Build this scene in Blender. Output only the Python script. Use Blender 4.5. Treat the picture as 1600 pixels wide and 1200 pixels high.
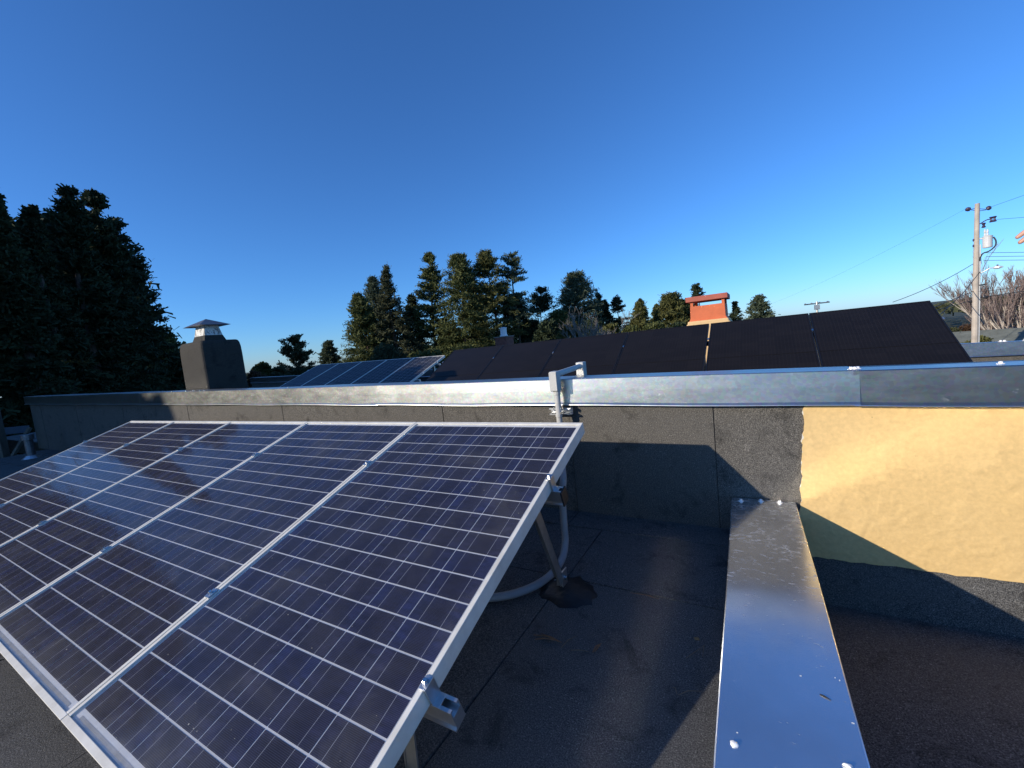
import bpy, math, random
import numpy as np
from mathutils import Vector, Matrix
R = math.radians
scene = bpy.context.scene
for o in list(bpy.data.objects):
    bpy.data.objects.remove(o)

# ------------------------------------------------------------------ camera
EYE = Vector((0.0, 0.0, 4.25))                 # 1.05 m above the roof deck
DECK, GROUND = 3.20, 0.0
FPX = 661.26                                    # focal length in pixels of the 1600 px photograph
RIGHT = Vector((0.86098576, 0.49799608, -0.10345736))
DOWN = Vector((-0.04236754, -0.13247875, -0.99027995))
FWD = Vector((-0.50686144, 0.85700016, -0.09296345))
cam = bpy.data.cameras.new("camera")
cam.sensor_width = 36.0
cam.lens = 36.0 * FPX / 1600.0
cam.clip_start, cam.clip_end = 0.02, 6000
camo = bpy.data.objects.new("camera", cam)
scene.collection.objects.link(camo)
m = Matrix.Identity(4)
for i in range(3):
    m[i][0], m[i][1], m[i][2], m[i][3] = RIGHT[i], -DOWN[i], -FWD[i], EYE[i]
camo.matrix_world = m
scene.camera = camo

# ------------------------------------------------------------------ sky, sun, exposure
SUN = Vector((-0.538, -0.781, 0.312)).normalized()      # towards the sun
EL, AZ = math.asin(SUN.z), math.atan2(SUN.x, SUN.y)
world = bpy.data.worlds.new("World")
scene.world = world
world.use_nodes = True
wn = world.node_tree
bg = wn.nodes["Background"]
sky = wn.nodes.new("ShaderNodeTexSky")
sky.sky_type = 'NISHITA'
sky.sun_disc = False
sky.sun_elevation = EL
sky.sun_rotation = AZ
sky.altitude = 0
sky.air_density = 0.95
sky.dust_density = 0.2
sky.ozone_density = 10.0
wn.links.new(sky.outputs[0], bg.inputs[0])
bg.inputs[1].default_value = 0.15
sl = bpy.data.lights.new("sun", 'SUN')
sl.energy = 3.5
sl.angle = R(0.53)
sl.color = (1.0, 0.90, 0.76)
so = bpy.data.objects.new("sun", sl)
scene.collection.objects.link(so)
so.rotation_euler = SUN.to_track_quat('Z', 'Y').to_euler()
so.location = (0, 0, 30)
scene.view_settings.view_transform = 'Standard'
scene.view_settings.look = 'None'
scene.view_settings.exposure = 0.36
scene.view_settings.gamma = 1.0
cy = scene.cycles
cy.use_denoising = True
cy.max_bounces = 8
cy.transparent_max_bounces = 16
cy.sample_clamp_indirect = 60.0
cy.blur_glossy = 0.12
cy.caustics_reflective = True

# ------------------------------------------------------------------ helpers
col = scene.collection


def ray(px, py):
    return RIGHT * ((px - 800) / FPX) + DOWN * ((py - 600) / FPX) + FWD


def at_y(px, py, y):
    r = ray(px, py)
    return EYE + r * (y / r.y)


def at_z(px, py, z):
    r = ray(px, py)
    return EYE + r * ((z - EYE.z) / r.z)


def at_d(px, py, d):
    r = ray(px, py)
    return EYE + r * (d / math.hypot(r.x, r.y))


class MB:
    def __init__(s):
        s.v, s.f = [], []

    def quad(s, a, b, c, d):
        n = len(s.v); s.v += [tuple(a), tuple(b), tuple(c), tuple(d)]; s.f.append((n, n + 1, n + 2, n + 3))

    def box(s, x0, x1, y0, y1, z0, z1, mat=None):
        P = [(x0, y0, z0), (x1, y0, z0), (x1, y1, z0), (x0, y1, z0), (x0, y0, z1), (x1, y0, z1), (x1, y1, z1), (x0, y1, z1)]
        if mat is not None:
            P = [tuple(mat @ Vector(p)) for p in P]
        n = len(s.v); s.v += P
        for q in ((0, 3, 2, 1), (4, 5, 6, 7), (0, 1, 5, 4), (1, 2, 6, 5), (2, 3, 7, 6), (3, 0, 4, 7)):
            s.f.append(tuple(n + i for i in q))
        return s

    def bar(s, a, b, w, h, up=(0, 0, 1)):
        """box beam from a to b, w sideways, h along up"""
        a, b = Vector(a), Vector(b); d = (b - a).normalized()
        x = d.cross(Vector(up)).normalized(); z = x.cross(d)
        M = Matrix(((x.x, d.x, z.x, a.x), (x.y, d.y, z.y, a.y), (x.z, d.z, z.z, a.z), (0, 0, 0, 1)))
        return s.box(-w / 2, w / 2, 0, (b - a).length, -h / 2, h / 2, M)

    def tube(s, pts, rad, n=10, cap=True):
        pts = [Vector(p) for p in pts]
        if not hasattr(rad, '__len__'):
            rad = [rad] * len(pts)
        base = len(s.v); prev = None
        for i, p in enumerate(pts):
            d = (pts[min(i + 1, len(pts) - 1)] - pts[max(i - 1, 0)]).normalized()
            if prev is None:
                x = d.orthogonal().normalized()
            else:
                x = (prev - d * prev.dot(d)).normalized()
            prev = x; y = d.cross(x)
            for k in range(n):
                a = 2 * math.pi * k / n
                s.v.append(tuple(p + (x * math.cos(a) + y * math.sin(a)) * rad[i]))
        for i in range(len(pts) - 1):
            for k in range(n):
                a = base + i * n + k; b = base + i * n + (k + 1) % n
                s.f.append((a, b, b + n, a + n))
        if cap:
            s.f.append(tuple(base + k for k in range(n))[::-1])
            s.f.append(tuple(base + (len(pts) - 1) * n + k for k in range(n)))
        return s

    def lathe(s, prof, n=16, o=(0, 0, 0), mat=None, phase=0.0):
        base = len(s.v)
        for r, z in prof:
            for k in range(n):
                a = 2 * math.pi * k / n + phase
                p = Vector((r * math.cos(a), r * math.sin(a), z))
                if mat is not None:
                    p = mat @ p
                s.v.append(tuple(p + Vector(o)))
        for i in range(len(prof) - 1):
            for k in range(n):
                a = base + i * n + k; b = base + i * n + (k + 1) % n
                s.f.append((a, b, b + n, a + n))
        s.f.append(tuple(base + k for k in range(n))[::-1])
        s.f.append(tuple(base + (len(prof) - 1) * n + k for k in range(n)))
        return s

    def prism(s, poly, axis, a0, a1):
        """poly: (u,v) points; axis 'x': (a,u,v), 'y': (u,a,v), 'z': (u,v,a)"""
        n = len(poly); base = len(s.v)
        for a in (a0, a1):
            for u, v in poly:
                s.v.append({'x': (a, u, v), 'y': (u, a, v), 'z': (u, v, a)}[axis])
        for k in range(n):
            s.f.append((base + k, base + (k + 1) % n, base + n + (k + 1) % n, base + n + k))
        s.f.append(tuple(base + k for k in range(n))[::-1])
        s.f.append(tuple(base + n + k for k in range(n)))
        return s

    def mesh(s, name, material, smooth=False):
        me = bpy.data.meshes.new(name)
        me.from_pydata(s.v, [], s.f)
        me.materials.append(material)
        if smooth:
            me.polygons.foreach_set('use_smooth', [True] * len(me.polygons))
        me.update()
        return me

    def build(s, name, material, parent=None, smooth=False, fix=True, bevel=0):
        me = s.mesh(name, material, smooth)
        if fix:
            import bmesh
            bm = bmesh.new(); bm.from_mesh(me)
            bmesh.ops.recalc_face_normals(bm, faces=bm.faces)
            bm.to_mesh(me); bm.free()
        o = bpy.data.objects.new(name, me)
        col.objects.link(o)
        if parent is not None:
            o.parent = parent
        if bevel:
            b = o.modifiers.new("bevel", 'BEVEL'); b.width = bevel; b.segments = 2; b.limit_method = 'ANGLE'; b.angle_limit = R(40)
        return o


def empty(name, loc=(0, 0, 0), rot=(0, 0, 0)):
    o = bpy.data.objects.new(name, None)
    o.empty_display_size = 0.1
    col.objects.link(o); o.location = loc; o.rotation_euler = rot
    return o


def tag(o, label=None, cat=None, group=None, kind=None):
    if label: o['label'] = label
    if cat: o['category'] = cat
    if group: o['group'] = group
    if kind: o['kind'] = kind
    return o


def link_part(name, me, parent, loc=(0, 0, 0)):
    o = bpy.data.objects.new(name, me)
    col.objects.link(o); o.parent = parent; o.location = loc
    return o


def copy_tree(o, parent=None):
    c = o.copy(); col.objects.link(c); c.parent = parent
    for ch in list(o.children):
        copy_tree(ch, c)
    return c


# ------------------------------------------------------------------ materials
class NT:
    def __init__(s, name):
        s.m = bpy.data.materials.new(name); s.m.use_nodes = True
        s.t = s.m.node_tree; s.b = s.t.nodes["Principled BSDF"]; s.out = s.t.nodes["Material Output"]
        s._tc = None

    def n(s, typ, **kw):
        nd = s.t.nodes.new(typ)
        for k, v in kw.items():
            if k.startswith('i_'):
                nd.inputs[k[2:].replace('_', ' ')].default_value = v
            else:
                setattr(nd, k, v)
        return nd

    def l(s, a, b):
        s.t.links.new(a, b)

    def coord(s, out='Object', scale=(1, 1, 1)):
        if s._tc is None:
            s._tc = s.n('ShaderNodeTexCoord')
        mp = s.n('ShaderNodeMapping'); mp.inputs['Scale'].default_value = scale
        s.l(s._tc.outputs[out], mp.inputs['Vector'])
        return mp.outputs[0]

    def noise(s, scale, detail=2.0, rough=0.5, vec=None, dist=0.0):
        nd = s.n('ShaderNodeTexNoise'); nd.inputs['Scale'].default_value = scale
        nd.inputs['Detail'].default_value = detail; nd.inputs['Roughness'].default_value = rough
        nd.inputs['Distortion'].default_value = dist
        s.l(vec if vec is not None else s.coord(), nd.inputs['Vector'])
        return nd.outputs['Fac']

    def ramp(s, fac, stops):
        r = s.n('ShaderNodeValToRGB'); e = r.color_ramp.elements
        while len(e) < len(stops): e.new(0.5)
        for k, (p, c) in enumerate(stops):
            e[k].position = p
            e[k].color = (c, c, c, 1) if not hasattr(c, '__len__') else (*c[:3], 1)
        s.l(fac, r.inputs['Fac'])
        return r.outputs['Color']

    def mix(s, fac, a, b, mode='MIX'):
        nd = s.n('ShaderNodeMix', data_type='RGBA', blend_type=mode)
        for sock, v in ((nd.inputs[0], fac), (nd.inputs[6], a), (nd.inputs[7], b)):
            if hasattr(v, 'is_output') or isinstance(v, bpy.types.NodeSocket):
                s.l(v, sock)
            else:
                sock.default_value = v if not hasattr(v, '__len__') else ((*v, 1) if len(v) == 3 else v)
        return nd.outputs[2]

    def math(s, op, a, b=0.0, c=0.0):
        nd = s.n('ShaderNodeMath', operation=op)
        for i, v in enumerate((a, b, c)):
            if isinstance(v, bpy.types.NodeSocket): s.l(v, nd.inputs[i])
            else: nd.inputs[i].default_value = v
        return nd.outputs[0]

    def bump(s, h, strength=0.3, dist=0.01):
        nd = s.n('ShaderNodeBump'); nd.inputs['Strength'].default_value = strength; nd.inputs['Distance'].default_value = dist
        s.l(h, nd.inputs['Height']); s.l(nd.outputs[0], s.b.inputs['Normal'])
        return nd

    def set(s, **kw):
        names = dict(base='Base Color', rough='Roughness', metal='Metallic', spec='Specular IOR Level', coat='Coat Weight', coat_rough='Coat Roughness')
        for k, v in kw.items():
            sock = s.b.inputs[names[k]]
            if isinstance(v, bpy.types.NodeSocket): s.l(v, sock)
            else: sock.default_value = (*v, 1) if hasattr(v, '__len__') and len(v) == 3 else v
        return s


def plain(name, c, rough=0.6, metal=0.0, var=0.15, scale=6.0, bump=0.0, bscale=40.0):
    t = NT(name)
    c2 = tuple(x * (1 - var) for x in c); c1 = tuple(min(1, x * (1 + var)) for x in c)
    t.set(base=t.ramp(t.noise(scale, 4, 0.6), [(0.3, c2), (0.7, c1)]), rough=rough, metal=metal)
    if bump:
        t.bump(t.noise(bscale, 4), bump, 0.01)
    return t.m


def felt_material(name, lo, hi, dirt=(0.13, 0.12, 0.10)):
    t = NT(name)
    g = t.noise(260, 2, 0.7)
    v = t.n('ShaderNodeTexVoronoi'); v.inputs['Scale'].default_value = 330; t.l(t.coord(), v.inputs['Vector'])
    c = t.ramp(g, [(0.36, lo), (0.52, tuple((a + b) / 2.2 for a, b in zip(lo, hi))), (0.68, hi)])
    sp = t.ramp(v.outputs['Color'], [(0.0, 0.7), (0.8, 1.15), (1.0, 2.4)])
    c = t.mix(1.0, c, sp, 'MULTIPLY')
    patch = t.ramp(t.noise(1.7, 5, 0.65), [(0.42, 0.0), (0.75, 0.55)])
    c = t.mix(patch, c, dirt, 'MIX')
    worn = t.ramp(t.noise(6.5, 6, 0.7, None, 0.5), [(0.30, 0.45), (0.46, 1.0), (0.62, 1.0), (0.80, 1.5)])
    c = t.mix(1.0, c, worn, 'MULTIPLY')
    t.set(base=c, rough=0.85, spec=0.35)
    t.bump(t.noise(240, 3, 0.7), 0.55, 0.004)
    return t.m


FELT = felt_material("mineral_felt", (0.030, 0.030, 0.031), (0.205, 0.200, 0.188), (0.115, 0.111, 0.103))
FELTWALL = felt_material("mineral_felt_wall", (0.024, 0.023, 0.021), (0.225, 0.208, 0.178), (0.118, 0.107, 0.089))
BITUMEN = plain("bitumen", (0.012, 0.012, 0.013), 0.45, 0, 0.4, 12, 0.5, 30)


def galv_material(name, base, rough, spots=0.35, streak=(1, 1, 1), fine=0.05, bumpy=0.0):
    t = NT(name)
    big = t.noise(3.2, 5, 0.65, t.coord('Object', streak))
    fl = t.n('ShaderNodeTexVoronoi'); fl.inputs['Scale'].default_value = 70; t.l(t.coord('Object', (1, 1, 1)), fl.inputs['Vector'])
    c = t.mix(t.ramp(big, [(0.35, 0.0), (0.65, 1.0)]), tuple(x * 0.88 for x in base), base)
    c = t.mix(0.10, c, fl.outputs['Color'], 'OVERLAY')
    sp = t.ramp(t.noise(26, 5, 0.75, t.coord('Object', (1.0, 1.0, 1.4)), 0.8), [(0.62, 0.0), (0.72, spots)])
    c2 = t.mix(sp, c, (0.80, 0.80, 0.76))
    t.set(base=c2, metal=t.math('SUBTRACT', 1.0, t.math('MULTIPLY', sp, 0.8)))
    rr = t.ramp(t.noise(14, 4, 0.6, t.coord('Object', streak)), [(0.3, max(0.03, rough - fine)), (0.7, rough + fine)])
    t.set(rough=t.math('ADD', rr, t.math('MULTIPLY', sp, 0.3)))
    if bumpy:
        t.bump(t.noise(4.5, 3, 0.5), bumpy, 0.02)
    return t.m


GALV = galv_material("galvanised_coping", (0.52, 0.535, 0.515), 0.34, 0.30, (0.6, 1, 2.0), 0.03, 0.05)
GALV_DULL = galv_material("galvanised_dull", (0.42, 0.45, 0.46), 0.42, 0.2, (1, 1, 1), 0.05, 0.1)


def cap_material():
    t = NT("galvanised_cap")
    big = t.noise(4, 4, 0.6)
    c = t.mix(t.ramp(big, [(0.35, 0.0), (0.65, 1.0)]), (0.74, 0.76, 0.78), (0.84, 0.86, 0.88))
    co = t.coord('Object', (0.55, 1.0, 1))
    # scratches and their sun scatter, painted as pale flecks dense towards the wall end
    gen = t.n('ShaderNodeTexCoord'); sep = t.n('ShaderNodeSeparateXYZ'); t.l(gen.outputs['Object'], sep.inputs[0])
    g = t.ramp(t.math('DIVIDE', sep.outputs['Y'], 2.4), [(0.5, 0.0), (0.62, 0.10), (0.9, 0.16)])
    n1 = t.noise(52, 4, 0.62, co, 1.2)
    n2 = t.noise(9, 3, 0.6)
    k = t.math('ADD', t.math('ADD', n1, t.math('MULTIPLY', n2, 0.30)), g)
    sp = t.ramp(k, [(0.835, 0.0), (0.93, 0.6)])
    c = t.mix(sp, c, (0.62, 0.63, 0.60))
    t.set(base=c, metal=t.math('SUBTRACT', 0.92, t.math('MULTIPLY', sp, 0.7)))
    haze = t.ramp(t.noise(7, 5, 0.65, t.coord('Object', (1, .5, 1))), [(0.30, 0.15), (0.75, 0.24)])
    t.set(rough=t.math('ADD', haze, t.math('MULTIPLY', sp, 0.35)))
    t.bump(t.noise(2.6, 3, 0.5), 0.07, 0.02)
    return t.m


CAP = cap_material()


def stucco_material():
    t = NT("yellow_stucco")
    geo = t.n('ShaderNodeNewGeometry'); sep = t.n('ShaderNodeSeparateXYZ'); t.l(geo.outputs['Position'], sep.inputs[0])
    a = t.ramp(t.noise(2.4, 5, 0.6), [(0.3, (0.72, 0.490, 0.205)), (0.7, (0.76, 0.525, 0.230))])
    fine = t.ramp(t.noise(60, 4, 0.6), [(0.3, 0.90), (0.7, 1.05)])
    c = t.mix(1.0, a, fine, 'MULTIPLY')
    # bare white plaster chips along the torn left edge
    e = t.math('ADD', sep.outputs['X'], t.math('MULTIPLY', t.noise(34, 3, 0.6), -0.055))
    e = t.math('ADD', e, t.math('MULTIPLY', sep.outputs['Z'], -0.055))
    ed = t.ramp(e, [(-0.0, 1.0), (0.0, 1.0)])
    edge = t.math('LESS_THAN', e, -0.082)
    c = t.mix(edge, c, (0.74, 0.70, 0.60))
    pits = t.ramp(t.noise(46, 2, 0.4), [(0.17, 0.6), (0.22, 1.0)])
    c = t.mix(1.0, c, pits, 'MULTIPLY')
    t.set(base=c, rough=0.75, spec=0.3)
    h = t.math('ADD', t.math('MULTIPLY', t.ramp(t.noise(15, 2, 0.45, None, 0.2), [(0.5, 0.0), (0.78, 1.0)]), 1.0), t.math('ADD', t.math('MULTIPLY', t.noise(42, 4, 0.6), 0.25), t.math('MULTIPLY', t.noise(170, 3, 0.6), 0.16)))
    t.bump(h, 0.19, 0.02)
    return t.m


STUCCO = stucco_material()
FRAME = NT("anodised_frame")
_c = FRAME.ramp(FRAME.noise(9, 5, 0.65), [(0.3, (0.62, 0.585, 0.50)), (0.6, (0.80, 0.765, 0.67)), (0.8, (0.85, 0.82, 0.74))])
_d = FRAME.ramp(FRAME.noise(45, 4, 0.7), [(0.66, 0.0), (0.8, 0.5)])
FRAME.set(base=FRAME.mix(_d, _c, (0.33, 0.29, 0.22)), metal=0.0, rough=0.38)
FRAME = FRAME.m
ALU = plain("mill_aluminium", (0.62, 0.63, 0.63), 0.32, 0.9, 0.12, 14)
STEEL = plain("zinc_bolt", (0.72, 0.72, 0.70), 0.22, 1.0, 0.1, 60)
LEGM = plain("galvanised_leg", (0.50, 0.50, 0.47), 0.38, 0.85, 0.2, 12)
WHITEPAINT = plain("white_dab", (0.86, 0.85, 0.82), 0.5, 0, 0.06, 30)


def cell_material():
    t = NT("polycrystalline_cell")
    co = t.n('ShaderNodeTexCoord'); sep = t.n('ShaderNodeSeparateXYZ'); t.l(co.outputs['Object'], sep.inputs[0])
    oi = t.n('ShaderNodeObjectInfo')
    X, Y = sep.outputs['X'], sep.outputs['Y']
    rnd = oi.outputs['Random']
    base = t.ramp(rnd, [(0.0, (0.034, 0.030, 0.056)), (0.3, (0.024, 0.026, 0.074)), (0.6, (0.031, 0.028, 0.060)), (0.85, (0.021, 0.026, 0.078)), (1.0, (0.024, 0.031, 0.098))])
    # crystal grain, stretched along the ribbon, offset from cell to cell
    ad = t.n('ShaderNodeVectorMath', operation='ADD'); t.l(co.outputs['Object'], ad.inputs[0]); t.l(oi.outputs['Location'], ad.inputs[1])
    mp = t.n('ShaderNodeMapping'); mp.inputs['Scale'].default_value = (22, 75, 1); t.l(ad.outputs[0], mp.inputs['Vector'])
    gr = t.n('ShaderNodeTexNoise'); gr.inputs['Scale'].default_value = 1.0; gr.inputs['Detail'].default_value = 4; t.l(mp.outputs[0], gr.inputs['Vector'])
    base = t.mix(1.0, base, t.ramp(gr.outputs['Fac'], [(0.3, 0.62), (0.7, 1.45)]), 'MULTIPLY')
    # browner middle band between the busbars
    band = t.ramp(t.math('ABSOLUTE', X), [(0.020, 1.0), (0.050, 0.0)])
    base = t.mix(t.math('MULTIPLY', band, 0.65), base, (0.020, 0.015, 0.024))
    # grid fingers along the ribbon, 2.3 mm apart
    fg = t.math('ABSOLUTE', t.math('SUBTRACT', t.math('FRACT', t.math('DIVIDE', Y, 0.0034)), 0.5))
    fing = t.math('LESS_THAN', fg, 0.065)
    base = t.mix(t.math('MULTIPLY', fing, 0.35), base, (0.26, 0.28, 0.38))
    # two busbars
    bb = t.math('LESS_THAN', t.math('ABSOLUTE', t.math('SUBTRACT', t.math('ABSOLUTE', X), 0.0365)), 0.00062)
    base = t.mix(bb, base, (0.50, 0.50, 0.52))
    t.set(base=base, rough=0.55, spec=0.25)
    return t.m


CELL = cell_material()
BACKSHEET = NT("white_backsheet")
_n = BACKSHEET.ramp(BACKSHEET.noise(30, 4, 0.7), [(0.55, 0.0), (0.85, 0.45)])
BACKSHEET.set(base=BACKSHEET.mix(_n, (0.93, 0.92, 0.88), (0.66, 0.63, 0.56)), rough=0.6)
BACKSHEET = BACKSHEET.m


def glass_material():
    """panel glass: mirror reflection by Fresnel over clear, plus a thin uneven film of dust"""
    t = NT("panel_glass")
    t.t.nodes.remove(t.b)
    tr = t.n('ShaderNodeBsdfTransparent'); gl = t.n('ShaderNodeBsdfGlossy'); gl.inputs['Roughness'].default_value = 0.06
    gl.inputs['Color'].default_value = (1, 1, 1, 1)
    df = t.n('ShaderNodeBsdfDiffuse'); df.inputs['Color'].default_value = (0.55, 0.53, 0.48, 1)
    fr = t.n('ShaderNodeFresnel'); fr.inputs['IOR'].default_value = 1.45
    mx = t.n('ShaderNodeMixShader'); t.l(t.math('MULTIPLY', fr.outputs[0], 0.55), mx.inputs[0]); t.l(tr.outputs[0], mx.inputs[1]); t.l(gl.outputs[0], mx.inputs[2])
    co = t.n('ShaderNodeTexCoord'); sep = t.n('ShaderNodeSeparateXYZ'); t.l(co.outputs['Object'], sep.inputs[0])
    oi = t.n('ShaderNodeObjectInfo'); ad = t.n('ShaderNodeVectorMath', operation='ADD'); t.l(co.outputs['Object'], ad.inputs[0]); t.l(oi.outputs['Location'], ad.inputs[1])
    nz = t.noise(5.5, 5, 0.65, ad.outputs[0], 0.6)
    film = t.ramp(nz, [(0.36, 0.012), (0.55, 0.030), (0.75, 0.075)])
    low = t.ramp(sep.outputs['Y'], [(0.02, 0.16), (0.05, 0.05), (0.17, 0.0)])     # dirt washed down to the bottom edge
    low = t.math('MULTIPLY', low, t.ramp(t.noise(22, 4, 0.6, ad.outputs[0]), [(0.3, 0.3), (0.7, 1.4)]))
    spk = t.ramp(t.noise(120, 1, 0.4, ad.outputs[0]), [(0.79, 0.0), (0.81, 0.7)])
    mz = t.n('ShaderNodeMixShader'); t.l(t.math('ADD', t.math('ADD', film, low), spk), mz.inputs[0]); t.l(mx.outputs[0], mz.inputs[1]); t.l(df.outputs[0], mz.inputs[2])
    t.l(mz.outputs[0], t.out.inputs['Surface'])
    return t.m


GLASS = glass_material()

# ------------------------------------------------------------------ the ground and the roofs
random.seed(4)
rng = np.random.default_rng(7)
t = NT("grass_ground")
t.set(base=t.ramp(t.noise(0.08, 6, 0.65), [(0.35, (0.045, 0.055, 0.022)), (0.6, (0.075, 0.075, 0.035)), (0.75, (0.10, 0.085, 0.05))]), rough=0.95)
GRASS = t.m
def smooth(a, b, x):
    q = min(1, max(0, (x - a) / (b - a))); return q * q * (3 - 2 * q)
def gz(x, y):        # the land falls away behind the house on the right
    return -3.9 * smooth(14, 46, x * .29 + y * .957) * smooth(-16, 4, x)
gx = sorted(set([-3000, -1200, -500, -200] + list(range(-100, 101, 5)) + [200, 500, 1200, 3000]))
mb = MB(); mb.v = [(x, y, gz(x, y)) for y in gx for x in gx]; ng = len(gx)
mb.f = [(j * ng + i, j * ng + i + 1, (j + 1) * ng + i + 1, (j + 1) * ng + i) for j in range(ng - 1) for i in range(ng - 1)]
tag(mb.build('ground', GRASS, fix=False, smooth=True), kind='structure')

WALLY = 2.30           # front face of the parapet wall
CURB_X = (-0.150, 0.118)
DECKR = DECK - 0.31    # the roof right of the curb lies lower
FARDECK = EYE.z - 1.02


def ragged(u0, u1, v0, v1, amp, step=0.05):
    """closed outline of a rectangle with slightly wavy edges"""
    out = []
    for (a, b) in (((u0, v0), (u1, v0)), ((u1, v0), (u1, v1)), ((u1, v1), (u0, v1)), ((u0, v1), (u0, v0))):
        L = math.hypot(b[0] - a[0], b[1] - a[1]); n = max(2, int(L / step)); n = min(n, 40)
        ph = random.random() * 9
        for k in range(n):
            q = k / n
            w = amp * (math.sin(q * L * 5 + ph) * 0.6 + random.uniform(-0.5, 0.5)) if k else 0
            nx, ny = (b[1] - a[1]) / L, -(b[0] - a[0]) / L
            out.append((a[0] + (b[0] - a[0]) * q + nx * w, a[1] + (b[1] - a[1]) * q + ny * w))
    return out


roof = MB().box(-11.6, CURB_X[0] + 0.03, -5, WALLY + 0.02, DECK - 0.25, DECK - 0.006).build('roof', BITUMEN)
tag(roof, kind='structure')
# felt sheets: one long strip at the foot of the wall, then strips running down to the camera
xs = [-11.55, -8.62, -5.72, -2.80, -0.98, CURB_X[0] + 0.028]
for a, b in zip(xs[:-1], xs[1:]):
    MB().prism(ragged(a + .003, b - .003, 2.105, WALLY + 0.0, 0.0012), 'z', DECK - 0.006, DECK + 0.006).build('felt_sheet', FELT, roof)
for i, (a, b) in enumerate(zip([-11.5, -9.4, -6.6, -3.7, -0.775], [-9.4, -6.6, -3.7, -0.775, CURB_X[0] + 0.028])):
    MB().prism(ragged(a + .003, b - .003, 1.615, 2.100, 0.0015), 'z', DECK - 0.006, DECK + 0.003 - (i % 2) * .0015).build('felt_sheet', FELT, roof)
x = CURB_X[0] + 0.028
for i in range(12):
    w = 0.665 if i == 0 else 0.95
    if x - w < -11.6: break
    MB().prism(ragged(x - w + .003, x - .003, -5, 1.609, 0.0018, 0.08), 'z', DECK - 0.006, DECK + (0.0, 0.002)[i % 2]).build('felt_sheet', FELT, roof)
    x -= w
lower = tag(MB().box(CURB_X[1] - 0.03, 6, -5, WALLY + 0.02, DECKR - 0.25, DECKR - 0.006).build('roof', BITUMEN), kind='structure')
for i, (a, b) in enumerate(((0.09, 0.86), (0.86, 1.81), (1.81, 2.76), (2.76, 5.9))):
    MB().prism(ragged(a + .003, b - .003, -5, WALLY, 0.002, 0.08), 'z', DECKR - 0.006, DECKR + (0.0, 0.002)[i % 2]).build('felt_sheet', FELT, lower)
far = tag(MB().box(-17, 7.0, 2.52, 9.35, FARDECK - 0.3, FARDECK - 0.006).build('roof', BITUMEN), kind='structure')
for i in range(7):
    MB().prism(ragged(-17 + .005, 7.0 - .005, 2.53 + i * .97 + .003, 2.53 + (i + 1) * .97 - .003, 0.0), 'z', FARDECK - .006, FARDECK + (0, .002)[i % 2]).build('felt_sheet', FELT, far)
HOUSEWALL = plain("house_stucco", (0.60, 0.42, 0.18), 0.8, 0, 0.1, 2)
body = tag(MB().box(-17, 7.0, -5.2, 9.5, GROUND, DECKR - 0.27).build('house', HOUSEWALL), 'yellow stucco house that carries the flat roofs under the panels', 'house')

# ------------------------------------------------------------------ parapet wall between the two roofs
def ztop(x):                       # the coping rises a little towards the far left end
    return EYE.z - 0.252 - 0.0182 * x


def zbot(x):
    return ztop(x) - 0.137


XL, XR = -12.1, 4.2
par = tag(empty('parapet_wall', (0, WALLY, DECK)), 'long black felt and yellow stucco parapet wall topped with galvanised metal coping', 'wall')


def P(o):      # parent to the parapet keeping world coordinates
    o.parent = par; o.matrix_parent_inverse = Matrix.Translation(Vector((0, WALLY, DECK))).inverted(); return o


mb = MB()
mb.v += [(x, y, z) for x in (XL, XR) for y, z in ((WALLY + .006, DECKR - .2), (WALLY + .22, DECKR - .2), (WALLY + .22, ztop(x) - .01), (WALLY + .006, ztop(x) - .01))]
mb.f += [(0, 1, 2, 3), (7, 6, 5, 4), (0, 4, 5, 1), (1, 5, 6, 2), (2, 6, 7, 3), (3, 7, 4, 0)]
P(mb.build('wall_core', BITUMEN))
seams = [0.150, -0.212, -0.99, -1.95, -2.90, -3.88, -4.80, -5.75, -6.7, -7.65, -8.6, -9.55, -10.5, -11.45, XL]
for i, (b, a) in enumerate(zip(seams[:-1], seams[1:])):
    th = 0.001 + (i % 2) * 0.003
    poly = ragged(a + .002, b - .002, DECK + 0.006, zbot(b) + 0.03, 0.0012, 0.06)
    if i == 0:   # the torn edge next to the stucco, and the sheet reaches down to the lower roof
        poly = ragged(a + .002, b + .02, DECKR, zbot(b) + 0.03, 0.0012, 0.06)
    P(MB().prism([(u, v) for u, v in poly], 'y', WALLY - th, WALLY + .006).build('felt_sheet', FELTWALL))
# felt upstand under the stucco
P(MB().prism(ragged(0.172, XR, DECKR, EYE.z - 1.08, 0.002, 0.1), 'y', WALLY - .001, WALLY + .006).build('felt_sheet', FELT))
# stucco skin: torn left edge, ragged bottom edge
poly = []
z0, z1 = EYE.z - 1.128, zbot(0.2) + 0.03
n = 46
for k in range(n + 1):            # left edge, from the top down
    q = k / n; z = z1 + (z0 - z1) * q
    poly.append((0.166 - 0.036 * min(1, q * 1.35) + 0.05 * max(0, q - .8) + random.uniform(-.004, .004) + .003 * math.sin(q * 40), z))
for k in range(1, 90):            # bottom edge
    q = k / 89.0; u = 0.16 + (XR - 0.16) * q ** 1.5
    poly.append((u, z0 - 0.004 + 0.0015 * math.sin(u * 17) + random.uniform(-.004, .004) + 0.012 * u))
poly.append((XR, z1 - 0.06))
P(MB().prism(poly, 'y', WALLY - .011, WALLY - .0015).build('stucco', STUCCO))
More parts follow.
